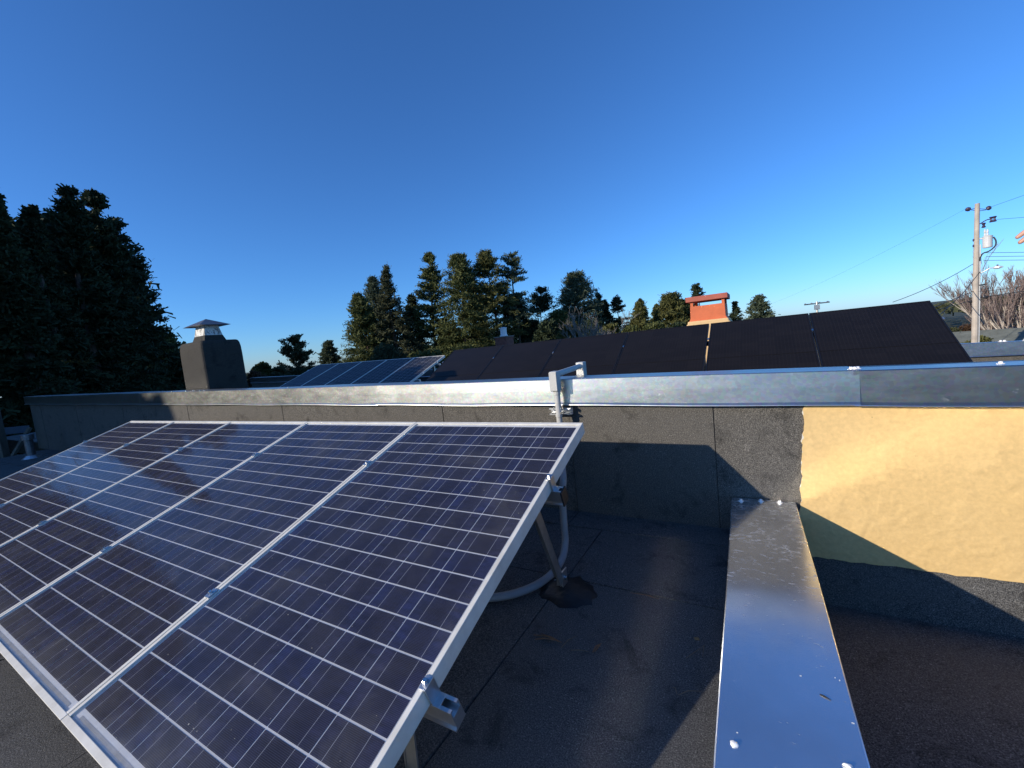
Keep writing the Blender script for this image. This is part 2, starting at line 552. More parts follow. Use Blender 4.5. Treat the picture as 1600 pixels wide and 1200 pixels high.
# coping sections, each folded slightly differently
CF = 2.262
joints = [XL - .12, -9.6, -6.93, -2.56, 0.338, XR]
for i, (a, b) in enumerate(zip(joints[:-1], joints[1:])):
    tilt = (0.002, -0.002, -0.0028, -0.004, 0.003)[i]
    over = 0.0012 * (i % 2)
    ns = max(2, int((b - a) / 0.22))
    mb = MB(); prof_n = 9
    for k in range(ns + 1):
        x = a + (b - a) * k / ns + (0.02 if k == ns and i < 4 else 0)
        w = 0.0022 * math.sin(x * 3.1 + i) + 0.0016 * math.sin(x * 7.7)
        zt, zb = ztop(x) + over + 0.0014 * math.sin(x * 2.3 + i), zbot(x) + 0.0025 * math.sin(x * 4.4 + i * 2)
        y = CF - over + w
        for (yy, zz) in ((y - .013, zb - .014), (y - .012, zb - .011), (y + tilt, zb), (y + tilt * .35 - .0004, (zb + zt) / 2), (y - tilt * .3, zt - .004), (y + .004, zt), (CF + .285, zt - .012), (CF + .289, zt - .016), (CF + .289, zt - .075)):
            mb.v.append((x, yy, zz))
    for k in range(ns):
        for q in range(prof_n - 1):
            mb.f.append((k * prof_n + q, (k + 1) * prof_n + q, (k + 1) * prof_n + q + 1, k * prof_n + q + 1))
    o = P(mb.build('coping_section', GALV))
    so_ = o.modifiers.new("sheet", 'SOLIDIFY'); so_.thickness = 0.0012
    joints[i] = (a, o)
coping = [j[1] for j in joints[:-1]]


def screw_mesh(r=0.006, name='screw', m=STEEL):
    mb = MB(); mb.lathe([(r * 1.9, 0), (r * 1.9, r * .25), (r * 1.1, r * .45), (r, r * .5), (r, r * 1.3), (r * .75, r * 1.55)], 8)
    return mb.mesh(name, m)


SCREW = screw_mesh()
SCREWW = screw_mesh(0.0065, 'screw', WHITEPAINT)
for px_, sect in ((1330, 4), (1336, 4), (1341, 4), (1566, 4), (290, 2), (300, 2), (312, 2), (318, 2), (268, 2), (449, 2)):
    p = at_y(px_, 577 if px_ > 1000 else 606, 2.29)
    s = link_part('screw', SCREWW if px_ > 1000 else SCREW, coping[sect]); s.location = (p.x, 2.285 + random.uniform(0, .02), ztop(p.x) + .0015)

# ------------------------------------------------------------------ low curb with a metal cap, running back under the camera
curb = tag(empty('roof_curb', (0.04, 0, DECKR), (0, 0, R(1.4))), 'low roof curb with a shiny galvanised metal cap reflecting blue sky', 'curb')
hw = 0.134
CT = EYE.z - 0.872 - DECKR           # cap top above the lower roof
MB().box(-hw + .012, hw - .012, -4.6, 2.29, -.02, CT - .004).build('curb_wall', FELT, curb)
rr = 0.004
prof = [(-hw + .001, CT - .062), (-hw, CT - .060), (-hw, CT - rr), (-hw + rr * .3, CT - rr * .3), (-hw + rr, CT), (hw - rr, CT), (hw - rr * .3, CT - rr * .3), (hw, CT - rr), (hw, CT - .060), (hw - .001, CT - .062)]
mb = MB(); ny = 40
for k in range(ny + 1):
    y = -4.6 + (2.292 + 4.6) * k / ny
    for (u, v) in prof:
        mb.v.append((u + .0012 * math.sin(y * 5), y, v + .0007 * math.sin(y * 4 + u * 9)))
for k in range(ny):
    for q in range(len(prof) - 1):
        mb.f.append((k * len(prof) + q, k * len(prof) + q + 1, (k + 1) * len(prof) + q + 1, (k + 1) * len(prof) + q))
cap = mb.build('cap', CAP, curb)
cm = Matrix.Translation((0.04, 0, DECKR)) @ Matrix.Rotation(R(1.4), 4, 'Z')
for px_ in (1158, 1189, 1218):
    p = cm.inverted() @ at_z(px_, 783, DECKR + CT)
    s = link_part('screw', SCREWW, cap); s.location = (p.x, min(p.y, 2.27), p.z)
def blob(seed, rx, ry, h, n=14):
    r_ = random.Random(seed); mb = MB(); ring = [r_.uniform(.7, 1.2) for _ in range(n)]
    for f_, z in ((1, 0), (.8, h * .7), (.4, h)):
        for k in range(n):
            a = 2 * math.pi * k / n
            mb.v.append((rx * f_ * ring[k] * math.cos(a), ry * f_ * ring[k] * math.sin(a), z))
    for i in range(2):
        for k in range(n):
            mb.f.append((i * n + k, i * n + (k + 1) % n, (i + 1) * n + (k + 1) % n, (i + 1) * n + k))
    mb.f.append(tuple(2 * n + k for k in range(n)))
    return mb
for i, (px_, py_, rx, ry, h) in enumerate(((1147, 1163, .008, .0065, .006), (1325, 1198, .009, .005, .005), (1152, 1145, .0016, .001, .001), (1251, 1056, .0022, .001, .0006), (1305, 1059, .0014, .001, .0006), (1312, 1063, .0014, .001, .0006), (1333, 1130, .003, .001, .0006))):
    p = cm.inverted() @ at_z(px_, py_, DECKR + CT)
    o = blob(i, rx, ry, h).build('paint_dab', WHITEPAINT, cap, smooth=True); o.location = (p.x, p.y, CT + .0004)

# ------------------------------------------------------------------ near solar array
TILT = R(18.8)
PW, PL, PT, PITCH = 0.951, 1.521, 0.046, 0.956
CU, CV = 0.152, 0.08063
TOPC = Vector((-1.59659, 1.65680, EYE.z - 0.37604))        # upper left cell corner of the nearest panel
ex, ey, ez = Vector((1, 0, 0)), Vector((0, math.cos(TILT), math.sin(TILT))), Vector((0, -math.sin(TILT), math.cos(TILT)))
BL = TOPC - ex * 0.0195 - ey * (18 * CV + 0.040)           # lower left outer corner, in the plane of the glass


def make_panel():
    root = empty('solar_panel', BL, (TILT, 0, 0))
    lip = 0.0130
    for (a, b, c, d) in ((0, PW, 0, lip + .003), (0, PW, PL - lip - .004, PL)):
        mb = MB(); mb.box(a, b, c, d, -PT, .003); mb.build('frame_side', FRAME, root, bevel=.0012)
    for (a, b) in ((0, lip), (PW - lip, PW)):
        mb = MB(); mb.box(a, b, lip + .0032, PL - lip - .0042, -PT, .0028); mb.build('frame_side', FRAME, root, bevel=.0012)
    MB().box(lip - .002, PW - lip + .002, lip, PL - lip, -.012, -.0045).build('backsheet', BACKSHEET, root)
    MB().box(lip + .03, PW - lip - .03, .0235, .0315, -.0045, -.0037).build('busbar_strip', plain('tinned_strip', (0.50, 0.50, 0.49), 0.5, 0.2, .2, 20), root)
    cme = MB(); cme.box(-CU / 2 + .0021, CU / 2 - .0021, -CV / 2 + .0027, CV / 2 - .0027, -.0008, 0)
    cell = cme.mesh('solar_cell', CELL)
    for r_ in range(18):
        for c_ in range(6):
            link_part('solar_cell', cell, root, (0.0195 + CU * (c_ + .5), .040 + CV * (r_ + .5), -.0032))
    g = MB(); g.quad((lip, lip, -.0008), (PW - lip, lip, -.0008), (PW - lip, PL - lip, -.0008), (lip, PL - lip, -.0008))
    g.build('glass_pane', GLASS, root, fix=False)      # normal towards the sky
    return root


near = ['blue polycrystalline solar panel at the right end of the front row, nearest the curb',
        'second blue polycrystalline solar panel from the right end of the front row',
        'middle blue polycrystalline solar panel of the five in the front row',
        'fourth blue polycrystalline solar panel from the right, second from the far end',
        'blue polycrystalline solar panel at the shaded far left end of the front row']
proto = make_panel()
for i, lab in enumerate(near):
    o = proto if i == 0 else copy_tree(proto)
    o.location = BL - ex * PITCH * i
    tag(o, lab, 'solar panel', 'blue solar panels in the front row')

# rack: two rails, legs, clamps
rack = tag(empty('mounting_rack', (-3.0, 0.9, DECK)), 'aluminium rack with rails, clamps and legs holding the front row of panels', 'rack')
def PR(o):
    o.parent = rack; o.matrix_parent_inverse = Matrix.Translation(Vector((-3.0, 0.9, DECK))).inverted(); return o
def on_panel(x, v, h):      # x world, v metres below the top cell line, h above the glass plane
    return Vector((x, 0, 0)) + Vector((0, TOPC.y, TOPC.z)) - ey * v + ez * h
PM = Matrix(((1, 0, 0, 0), (0, ey.y, ez.y, 0), (0, ey.z, ez.z, 0), (0, 0, 0, 1)))
RX = -1.59659 - 0.0195 + PW                                 # right outer edge of the nearest panel
railx = {0.352: RX + 0.034, 1.092: RX + 0.056}
for v, xr in railx.items():
    # extrusion: web box with two lips along the open slot on top and a flange at the foot
    prof = [(-.016, 0), (-.016, -.050), (-.022, -.053), (-.022, -.057), (.018, -.057), (.016, -.053), (.016, 0), (.008, 0), (.008, -.003), (.0135, -.004), (.0135, -.020), (-.0135, -.020), (-.0135, -.004), (-.008, -.003), (-.008, 0)]
    mb = MB(); mb.prism(prof, 'x', -5.52, xr)
    o0 = on_panel(0, v, -PT - .001)
    mb.v = [tuple(Matrix.Translation(o0) @ PM @ Vector(p)) for p in mb.v]
    rail = PR(mb.build('rail', ALU))
    if v < 1:   # dark plastic end cap
        mb = MB(); mb.prism([(-.021, 0), (-.021, -.06), (.021, -.06), (.021, 0)], 'x', xr, xr + .006)
        mb.v = [tuple(Matrix.Translation(o0) @ PM @ Vector(p)) for p in mb.v]
        e_ = mb.build('end_cap', BITUMEN); e_.parent = rail
# clamps: end clamps at both ends, mid clamps over every joint
def clamp(x, v, end):
    root_o = on_panel(x, v, .003)
    mb = MB()
    if end:
        s_ = end
        mb.box(-.012 * s_ if s_ > 0 else -.004, .004 if s_ > 0 else .012, -.016, .016, 0, .003)
        mb.box(.004 * s_ if s_ > 0 else -.007, .007 if s_ > 0 else -.004, -.016, .016, -PT - .003, .003)
        mb.box(.004 if s_ > 0 else -.024, .024 if s_ > 0 else -.004, -.016, .016, -PT - .006, -PT - .003)
    else:
        mb.box(-.013, .013, -.017, .017, 0.0002, .004)
        mb.box(-.0022, .0022, -.017, .017, -.046, .0002)
    mb.v = [tuple(Matrix.Translation(root_o) @ PM @ Vector(p)) for p in mb.v]
    o = PR(mb.build('clamp', ALU, bevel=.0008))
    mb = MB(); bx = .001 if not end else (-.003 * end)
    mb.lathe([(.0085, .004), (.0085, .006), (.0065, .0062), (.0065, .012), (.005, .013)], 6, (bx, 0, -.0005))
    mb.v = [tuple(Matrix.Translation(root_o) @ PM @ Vector(p)) for p in mb.v]
    b = mb.build('bolt', STEEL); b.parent = o
for v in railx:
    clamp(RX, v, 1)
    clamp(RX - PITCH * 5 + .005, v, -1)
    for k in range(1, 5):
        clamp(RX - PITCH * k + .0025, v, 0)
for x in (-0.775, -2.70, -4.65):
    # rear strut: angle profile from the upper rail back down to its foot on the roof
    a = on_panel(x, .352, -PT - .055); b = Vector((x, 1.535, DECK + .045))
    d = (b - a).normalized(); sx = Vector((1, 0, 0)); sn = d.cross(sx).normalized()
    mb = MB(); mb.bar(a, b, .045, .004, sn); mb.bar(a + sx * .0205 + sn * .020, b + sx * .0205 + sn * .020, .004, .040, sn)
    leg = PR(mb.build('leg', LEGM))
    mb = MB(); mb.box(x - .003, x + .026, 1.512, 1.516, DECK, DECK + .085); mb.box(x - .035, x + .035, 1.50, 1.56, DECK, DECK + .018); mb.box(x + .024, x + .029, 1.508, 1.555, DECK, DECK + .088)
    ft = mb.build('foot_bracket', ALU); ft.parent = leg
    mb = MB(); mb.lathe([(.009, 0), (.009, .003), (.007, .003), (.007, .010)], 6, mat=Matrix.Translation((x + .029, 1.53, DECK + .055)) @ Matrix.Rotation(R(90), 4, 'Y'))
    bo = mb.build('bolt', STEEL); bo.parent = leg
    # front leg: flat upright plate below the lower rail
    c = on_panel(x - .02, 1.092, -PT - .035)
    mb = MB(); mb.bar(Vector((x - .02, c.y + .010, DECK)), Vector((x - .02, c.y + .015, c.z + .02)), .042, .005, (0, 1, 0))
    mb.bar(Vector((x - .039, c.y + .02, DECK)), Vector((x - .039, c.y + .024, c.z + .0)), .004, .03, (0, 1, 0))
    leg2 = PR(mb.build('leg', LEGM))
    mb = MB(); mb.lathe([(.011, 0), (.011, .003), (.008, .003), (.008, .012)], 6, mat=Matrix.Translation((x - .018, c.y + .008, c.z - .015)) @ Matrix.Rotation(R(90), 4, 'X'))
    bo = mb.build('bolt', STEEL); bo.parent = leg2
    # black mastic poured round the rear foot
    if x > -1:
        mb = MB(); nseg, r0 = 26, [random.uniform(.85, 1.15) for _ in range(26)]
        prof = [(.125, .001), (.115, .008), (.09, .016), (.06, .021), (.03, .023)]
        for (pr, pz) in prof:
            for k in range(nseg):
                an = 2 * math.pi * k / nseg
                mb.v.append((x + .035 + pr * r0[k] * 1.05 * math.cos(an), 1.525 + pr * r0[k] * .85 * math.sin(an), DECK + pz + random.uniform(-.0012, .0012)))
        for i_ in range(len(prof) - 1):
            for k in range(nseg):
                mb.f.append((i_ * nseg + k, i_ * nseg + (k + 1) % nseg, (i_ + 1) * nseg + (k + 1) % nseg, (i_ + 1) * nseg + k))
        mb.f.append(tuple((len(prof) - 1) * nseg + k for k in range(nseg)))
        tag(mb.build('sealant_patch', BITUMEN, smooth=True), 'black mastic patch on the roof round the rear leg foot', 'sealant')

# ------------------------------------------------------------------ conduit climbing the wall
PVC = plain("grey_pvc", (0.50, 0.49, 0.45), 0.5, 0, 0.08, 20)
PVC2 = plain("grey_flex", (0.30, 0.31, 0.32), 0.5, 0, 0.08, 20)
con = tag(empty('conduit', (-1.0, 2.2, DECK)), 'grey electrical conduit climbing the wall and crossing over the coping', 'conduit')
def PC(o):
    o.parent = con; o.matrix_parent_inverse = Matrix.Translation(Vector((-1.0, 2.2, DECK))).inverted(); return o
E_ = EYE.z
cx, cyy = -1.012, 2.205
def catmull(P_, n=8):
    P_ = [Vector(p) for p in P_]; Q = [P_[0] * 2 - P_[1]] + P_ + [P_[-1] * 2 - P_[-2]]; out = []
    for i in range(1, len(Q) - 2):
        for k in range(n):
            u = k / n; a, b, c, d = Q[i - 1:i + 3]
            out.append(.5 * ((2 * b) + (c - a) * u + (2 * a - 5 * b + 4 * c - d) * u * u + (3 * b - a - 3 * c + d) * u ** 3))
    return out + [P_[-1]]
PC(MB().tube([(cx, cyy, E_ - .30), (cx, cyy, E_ - .56)], .0168, 14).build('pipe', PVC, smooth=False))
mb = MB().tube(catmull([(cx, cyy, E_ - .55), (cx + .01, cyy - .01, E_ - .61), (cx + .10, 1.97, E_ - .64), (-.835, 1.80, E_ - .66), (-.833, 1.765, E_ - .74), (-.833, 1.755, E_ - .88), (-.832, 1.745, E_ - .96), (-.825, 1.68, E_ - 1.005), (-.83, 1.57, E_ - 1.02), (-.87, 1.46, E_ - 1.025), (-.95, 1.37, E_ - 1.028), (-1.06, 1.325, E_ - 1.03), (-1.25, 1.33, E_ - 1.03), (-1.5, 1.36, E_ - 1.03)]), .0165, 12)
PC(mb.build('flexible_pipe', PVC2, smooth=True))
for z in (E_ - .315, E_ - .445):
    PC(MB().lathe([(.0185, 0), (.020, .003), (.020, .022), (.0185, .025)], 14, (cx, cyy, z)).build('collar', PVC))
# elbow body on the wall side, cover plate facing the sun
body_ = PC(MB().box(cx - .027, cx + .020, cyy - .028, cyy + .028, E_ - .292, E_ - .178).build('conduit_body', PVC, bevel=.005))
mb = MB().box(cx - .026, cx + .019, cyy - .033, cyy - .028, E_ - .288, E_ - .182)
c_ = mb.build('cover_plate', PVC, bevel=.0015); c_.parent = body_
mb = MB().lathe([(.005, 0), (.005, .003)], 8, (cx - .004, cyy, E_ - .178)); c_ = mb.build('screw', STEEL); c_.parent = body_
p2 = at_y(893, 585, 2.60)
PC(MB().tube([(cx + .004, cyy + .02, E_ - .196), (cx + .01, 2.575, E_ - .186)], .0168, 14).build('pipe', PVC))
b2 = PC(MB().box(cx - .018, cx + .034, 2.57, 2.628, E_ - .275, E_ - .160).build('conduit_body', PVC, bevel=.005))
PC(MB().tube([(cx + .008, 2.60, E_ - .27), (cx + .008, 2.60, FARDECK)], .0168, 12).build('pipe', PVC))
# strut bracket with strap
br = PC(MB().prism([(-.020, 0), (-.020, -.03), (.020, -.03), (.020, 0), (.011, 0), (.011, -.004), (.0165, -.005), (.0165, -.027), (-.0165, -.027), (-.0165, -.005), (-.011, -.004), (-.011, 0)], 'x', cx - .075, cx + .062).build('strut', ALU))
for v_ in br.data.vertices:
    y_, z_ = v_.co.y, v_.co.z
    v_.co.y = WALLY - .012 + (-.05 - z_) * 1.0 + .0; v_.co.z = E_ - .418 + y_ * 1.05
for s_ in (-1, 1):
    mb = MB().box(cx + s_ * .026 - .010, cx + s_ * .026 + .010, cyy - .016, cyy + .03, E_ - .4225, E_ - .4135)
    st = mb.build('strap', STEEL); st.parent = br
    mb = MB().lathe([(.006, 0), (.006, .005), (.004, .005), (.004, .012)], 6, (cx + s_ * .028, cyy - .004, E_ - .396)); st = mb.build('bolt', STEEL); st.parent = br

# ------------------------------------------------------------------ litter on the roof
NEED = plain("dry_needle", (0.21, 0.105, 0.045), 0.7, 0, 0.3, 40)
TWIG = plain("dry_twig", (0.20, 0.15, 0.09), 0.8, 0, 0.3, 40)
def needles(pxs, label, m_=NEED, wid=.0022):
    mb = MB()
    for (a, b) in pxs:
        A, B = at_z(*a, DECK + .004), at_z(*b, DECK + .006); M_ = (A + B) / 2 + Vector((random.uniform(-.006, .006), random.uniform(-.006, .006), .006))
        mb.tube([A, M_, B], [wid * .6, wid, wid * .4], 5)
    return tag(mb.build('pine_needle', m_), label, 'pine needle', 'dry needles fallen on the roof felt')
needles([((834, 992), (874, 1003)), ((836, 999), (872, 1001)), ((845, 990), (878, 1004))], 'bunch of orange dry pine needles left of the others on the felt')
needles([((877, 1012), (902, 993))], 'single straight dry needle slanting beside the orange bunch', TWIG, .0014)
needles([((892, 1016), (920, 1018))], 'pale curved dry needle lying flat between two others', TWIG, .0016)
needles([((926, 1019), (940, 1005)), ((929, 1018), (938, 1008))], 'short orange needle pair tilted upright right of the pale needle')
needles([((985, 926), (1030, 936)), ((1010, 930), (1022, 934))], 'reddish needle lying along the felt seam behind the bunch', NEED, .0015)
needles([((1072, 1028), (1102, 1007)), ((1100, 1008), (1098, 1026))], 'forked thin dry twig in shade near the curb', TWIG, .0012)
needles([((1060, 1086), (1097, 1080)), ((1058, 1085), (1050, 1074))], 'thin dry twig in shade next to the sunlit felt corner', TWIG, .0012)
p = at_z(1089, 998, DECK + .003)
lf = blob(31, .011, .008, .004).build('leaf', plain("dry_leaf", (0.24, 0.15, 0.06), 0.7, 0, .3, 60), None, smooth=True); lf.location = p
tag(lf, 'small curled brown leaf near the metal curb', 'leaf')
p = at_z(1288, 1089, DECKR + CT)
mb = MB(); mb.tube([p + Vector((-.008, .004, .001)), p + Vector((0, .001, .0015)), p + Vector((.012, -.005, .001))], [.001, .0016, .0006], 6)
tag(mb.build('bark_chip', BITUMEN), 'small dark bark chip lying on the shiny metal cap', 'bark')

# ------------------------------------------------------------------ solar arrays on the roof behind the wall
def grid_material(name, cell, line, nx, ny, w, l, mx, mt, lw, rough, busbars=0, spec=0.5, vary=0.25, coat=.45):
    """flat printed cell grid under glass; nx by ny cells over w by l metres with side margin mx and end margin mt"""
    t = NT(name)
    co = t.n('ShaderNodeTexCoord'); sep = t.n('ShaderNodeSeparateXYZ'); t.l(co.outputs['Object'], sep.inputs[0])
    cu, cv = (w - 2 * mx) / nx, (l - 2 * mt) / ny
    U = t.math('DIVIDE', t.math('SUBTRACT', sep.outputs['X'], mx), cu)
    V = t.math('DIVIDE', t.math('SUBTRACT', sep.outputs['Y'], mt), cv)
    gu = t.math('LESS_THAN', t.math('ABSOLUTE', t.math('SUBTRACT', t.math('FRACT', t.math('ADD', U, .5)), .5)), lw / cu)
    gv = t.math('LESS_THAN', t.math('ABSOLUTE', t.math('SUBTRACT', t.math('FRACT', t.math('ADD', V, .5)), .5)), lw / cv * 1.2)
    g = t.math('MAXIMUM', gu, gv)
    cmb = t.n('ShaderNodeCombineXYZ'); t.l(t.math('FLOOR', U), cmb.inputs[0]); t.l(t.math('FLOOR', V), cmb.inputs[1])
    oi = t.n('ShaderNodeObjectInfo'); t.l(oi.outputs['Random'], cmb.inputs[2])
    wnz = t.n('ShaderNodeTexWhiteNoise', noise_dimensions='3D'); t.l(cmb.outputs[0], wnz.inputs['Vector'])
    c = t.mix(wnz.outputs['Value'], tuple(x * (1 - vary) for x in cell), tuple(x * (1 + vary) for x in cell))
    if busbars:
        b = t.math('LESS_THAN', t.math('ABSOLUTE', t.math('SUBTRACT', t.math('FRACT', t.math('MULTIPLY', U, busbars)), .5)), .07)
        c = t.mix(t.math('MULTIPLY', b, .34), c, tuple(x * 1.8 + .006 for x in cell))
    c = t.mix(g, c, line)
    t.set(base=c, rough=0.5, spec=0.1)
    t.set(coat=coat, coat_rough=rough)
    t.b.inputs['Coat IOR'].default_value = 1.18
    return t.m


BLACKFRAME = plain("black_frame", (0.014, 0.014, 0.016), 0.4, 0.3, 0.2, 10)
BW, BLN = 1.035, 1.70
BLACKCELL = grid_material("black_cells", (0.0125, 0.0105, 0.0098), (0.008, 0.0075, 0.0075), 6, 9, BW, BLN / 2, .016, .012, .0014, 0.18, 5, vary=.12)
BT = R(28)
by, bz = Vector((0, math.cos(BT), math.sin(BT))), Vector((0, -math.sin(BT), math.cos(BT)))


def make_black(loc):
    r_ = empty('solar_panel', loc, (BT, 0, 0))
    for (a, b, c, d) in ((0, BW, 0, .011), (0, BW, BLN - .011, BLN), (0, .011, .0112, BLN - .0112), (BW - .011, BW, .0112, BLN - .0112)):
        MB().box(a, b, c, d, -.035, .002).build('frame_side', BLACKFRAME, r_)
    MB().box(.010, BW - .010, .010, BLN - .010, -.008, -.0045).build('backsheet', BLACKFRAME, r_)
    hl = BLN / 2 - .011 - .007
    me = MB().box(.0112, BW - .0112, 0, hl, -.0044, -.001).mesh('cell_face', BLACKCELL)
    link_part('cell_face', me, r_, (0, .0112, 0)); link_part('cell_face', me, r_, (0, BLN / 2 + .006, 0))
    return r_


BTOP = Vector((-4.712, 6.07, EYE.z))
bl = ['matte black solar panel at the left end of the black row behind the wall', 'second matte black solar panel from the left of the black row',
      'matte black solar panel in the black row, third from its left end', 'matte black solar panel below and left of the orange chimney',
      'matte black solar panel below and right of the orange chimney, second from the right end', 'matte black solar panel at the right end of the black row']
bp = None
BL0 = BTOP - by * BLN
for i, lab in enumerate(bl):
    o = make_black(BL0) if i == 0 else copy_tree(bp)
    bp = bp or o
    o.location = BL0 + Vector((1.043 * i + (.014 if i > 3 else 0), 0, 0))
    tag(o, lab, 'solar panel', 'black solar panels behind the wall')
rk = tag(empty('mounting_rack', (-1.6, 5.2, FARDECK)), 'dark rack with rails and clamps under the black solar panels', 'rack')
def RK(o, e=rk):
    o.parent = e; o.matrix_parent_inverse = Matrix.Translation(e.location).inverted(); return o
for v in (.40, 1.28):
    c = BTOP - by * v - bz * .060
    RK(MB().bar(c + Vector((-.06, 0, 0)), c + Vector((6.275, 0, 0)), .045, .045, bz).build('rail', BLACKFRAME))
    for k in range(7):
        cc = BTOP - by * v + Vector((1.0455 * k - .004, 0, 0)) + bz * .004
        RK(MB().bar(cc - by * .02, cc + by * .02, .016 if 0 < k < 6 else .014, .006, bz).build('clamp', STEEL if k % 2 else ALU))
    for k in range(4):
        x = -4.6 + 2.0 * k; yy = c.y
        RK(MB().box(x - .02, x + .02, yy - .02, yy + .02, FARDECK, c.z - .022).build('leg', ALU))

LW_, LL_ = 0.951, 1.538
LIGHTCELL = grid_material("blue_cells_far", (0.022, 0.022, 0.034), (0.50, 0.50, 0.48), 6, 18, LW_, LL_, .018, .03, .0024, 0.15, 0, vary=.2, coat=.12)
LT = R(21)
ly, lz = Vector((0, math.cos(LT), math.sin(LT))), Vector((0, -math.sin(LT), math.cos(LT)))
lr = R(1.0)
LTOP = Vector((-11.30, 7.97, EYE.z - .012))


def make_light(loc):
    r_ = empty('solar_panel', loc, (LT, lr, 0))
    for (a, b, c, d) in ((0, LW_, 0, .02), (0, LW_, LL_ - .02, LL_), (0, .018, .0202, LL_ - .0202), (LW_ - .018, LW_, .0202, LL_ - .0202)):
        MB().box(a, b, c, d, -.046, .003).build('frame_side', FRAME, r_)
    MB().box(.016, LW_ - .016, .018, LL_ - .018, -.006, -.0015).build('cell_face', LIGHTCELL, r_)
    return r_


ll = ['blue solar panel at the far left end of the small row on the back roof', 'second blue solar panel from the left in the small row on the back roof', 'middle blue solar panel of the small row on the back roof',
      'fourth blue solar panel in the small row on the back roof', 'blue solar panel at the right end of the small row, beside the black panels']
lp = None
LB0 = LTOP - ly * LL_
for i, lab in enumerate(ll):
    o = make_light(LB0) if i == 0 else copy_tree(lp)
    lp = lp or o
    o.location = LB0 + Vector((math.cos(lr), 0, -math.sin(lr))) * (.962 * i)
    tag(o, lab, 'solar panel', 'blue solar panels on the back roof')
rk2 = tag(empty('mounting_rack', (-9, 7.2, FARDECK)), 'aluminium rack with bolts and legs under the small blue row on the back roof', 'rack')
for v in (.36, 1.15):
    c = LTOP - ly * v - lz * .075; dx = Vector((math.cos(lr), 0, -math.sin(lr)))
    RK(MB().bar(c - dx * .05, c + dx * 4.9, .045, .05, lz).build('rail', ALU), rk2)
    for k in range(6):
        cc = LTOP - ly * v + dx * (.962 * k - .006) + lz * .005
        RK(MB().bar(cc - ly * .02, cc + ly * .02, .03, .006, lz).build('clamp', STEEL), rk2)
    for k in range(4):
        q = c + dx * (.2 + 1.5 * k)
        RK(MB().box(q.x - .02, q.x + .02, q.y - .02, q.y + .02, FARDECK, q.z - .025).build('leg', LEGM), rk2)
q = LTOP + Vector((math.cos(lr), 0, -math.sin(lr))) * 4.83
for k, v in enumerate((.12, .35, .62, .9)):
    cc = q - ly * v - lz * .03
    RK(MB().lathe([(.014, 0), (.014, .02), (.009, .03)], 8, cc).build('bolt', WHITEPAINT if k % 2 else STEEL), rk2)

# back parapet with its own coping
def zb_(x):
    return EYE.z - .640 - .0236 * x
bpw = tag(empty('parapet_wall', (0, 9.0, FARDECK)), 'far back parapet wall with metal coping seen behind the solar rows', 'wall')
def PB(o):
    o.parent = bpw; o.matrix_parent_inverse = Matrix.Translation(Vector((0, 9.0, FARDECK))).inverted(); return o
mb = MB()
mb.v += [(x, y, z) for x in (-17, 7) for y, z in ((9.03, FARDECK - .2), (9.25, FARDECK - .2), (9.25, zb_(x) - .01), (9.03, zb_(x) - .01))]
mb.f += [(0, 1, 2, 3), (7, 6, 5, 4), (0, 4, 5, 1), (1, 5, 6, 2), (2, 6, 7, 3), (3, 7, 4, 0)]
PB(mb.build('wall_core', FELTWALL))
js = [-17, -13.6, -10.5, -7.4, -4.3, -1.2, 2.75, 7]
for i, (a, b) in enumerate(zip(js[:-1], js[1:])):
    mb = MB(); pn = 6; ns = 6
    for k in range(ns + 1):
        x = a + (b - a) * k / ns + (.02 if k == ns else 0); w = .006 * math.sin(x * 2.1 + i)
        for yy, zz in ((8.985, -.205 + w * .5), (9.0 + w, -.19), (9.0 + w * .4, -.006), (9.004, 0), (9.29, -.01), (9.29, -.08)):
            mb.v.append((x, yy + (i % 2) * -.002, zb_(x) + zz + (i % 2) * .002))
    for k in range(ns):
        for q_ in range(pn - 1):
            mb.f.append((k * pn + q_, (k + 1) * pn + q_, (k + 1) * pn + q_ + 1, k * pn + q_ + 1))
    o = PB(mb.build('coping_section', GALV_DULL))
for px_ in (1562, 1568, 1600):
    p = at_y(px_, 534, 9.05); s = link_part('screw', SCREWW, o); s.location = (p.x, 9.02, zb_(p.x) + .003); s.scale = (2.4, 2.4, 2.4)

# ------------------------------------------------------------------ dark felt chimney behind the coping
CHFELT = felt_material('chimney_felt', (0.011, 0.011, 0.011), (0.085, 0.077, 0.062), (0.050, 0.045, 0.037))
ch = tag(empty('chimney', (-6.15, 2.83, FARDECK)), 'black felt covered chimney with a white collar and metal hat', 'chimney')
def box_c(x0, x1, y0, y1, z0, z1):
    return MB().box(x0 + 6.15, x1 + 6.15, y0 - 2.83, y1 - 2.83, z0 - FARDECK, z1 - FARDECK)
zt_ = at_y(318, 531, 2.6).z
# tapering stack with rounded shoulders
mb = MB(); n_ = 12
prof = [(0, 1.03), (.25, 1.01), (.62, 1.0), (.88, .995), (.94, .985), (.975, .96), (.993, .92), (1.0, .87)]
for t_, sc in prof:
    z = (zt_ - FARDECK) * t_
    hx, hy, rc = .30 * sc, .24 * sc, .035
    for cxx, cyy_, a0 in ((hx - rc, hy - rc, 0), (-hx + rc, hy - rc, 90), (-hx + rc, -hy + rc, 180), (hx - rc, -hy + rc, 270)):
        for k in range(4):
            a = R(a0 + 30 * k); mb.v.append((cxx + rc * math.cos(a), cyy_ + rc * math.sin(a), z))
for i in range(len(prof) - 1):
    for k in range(16):
        mb.f.append((i * 16 + k, i * 16 + (k + 1) % 16, (i + 1) * 16 + (k + 1) % 16, (i + 1) * 16 + k))
mb.f.append(tuple(range(16))[::-1]); mb.f.append(tuple((len(prof) - 1) * 16 + k for k in range(16)))
mb.build('stack', CHFELT, ch, smooth=False)
zs = zt_ - FARDECK
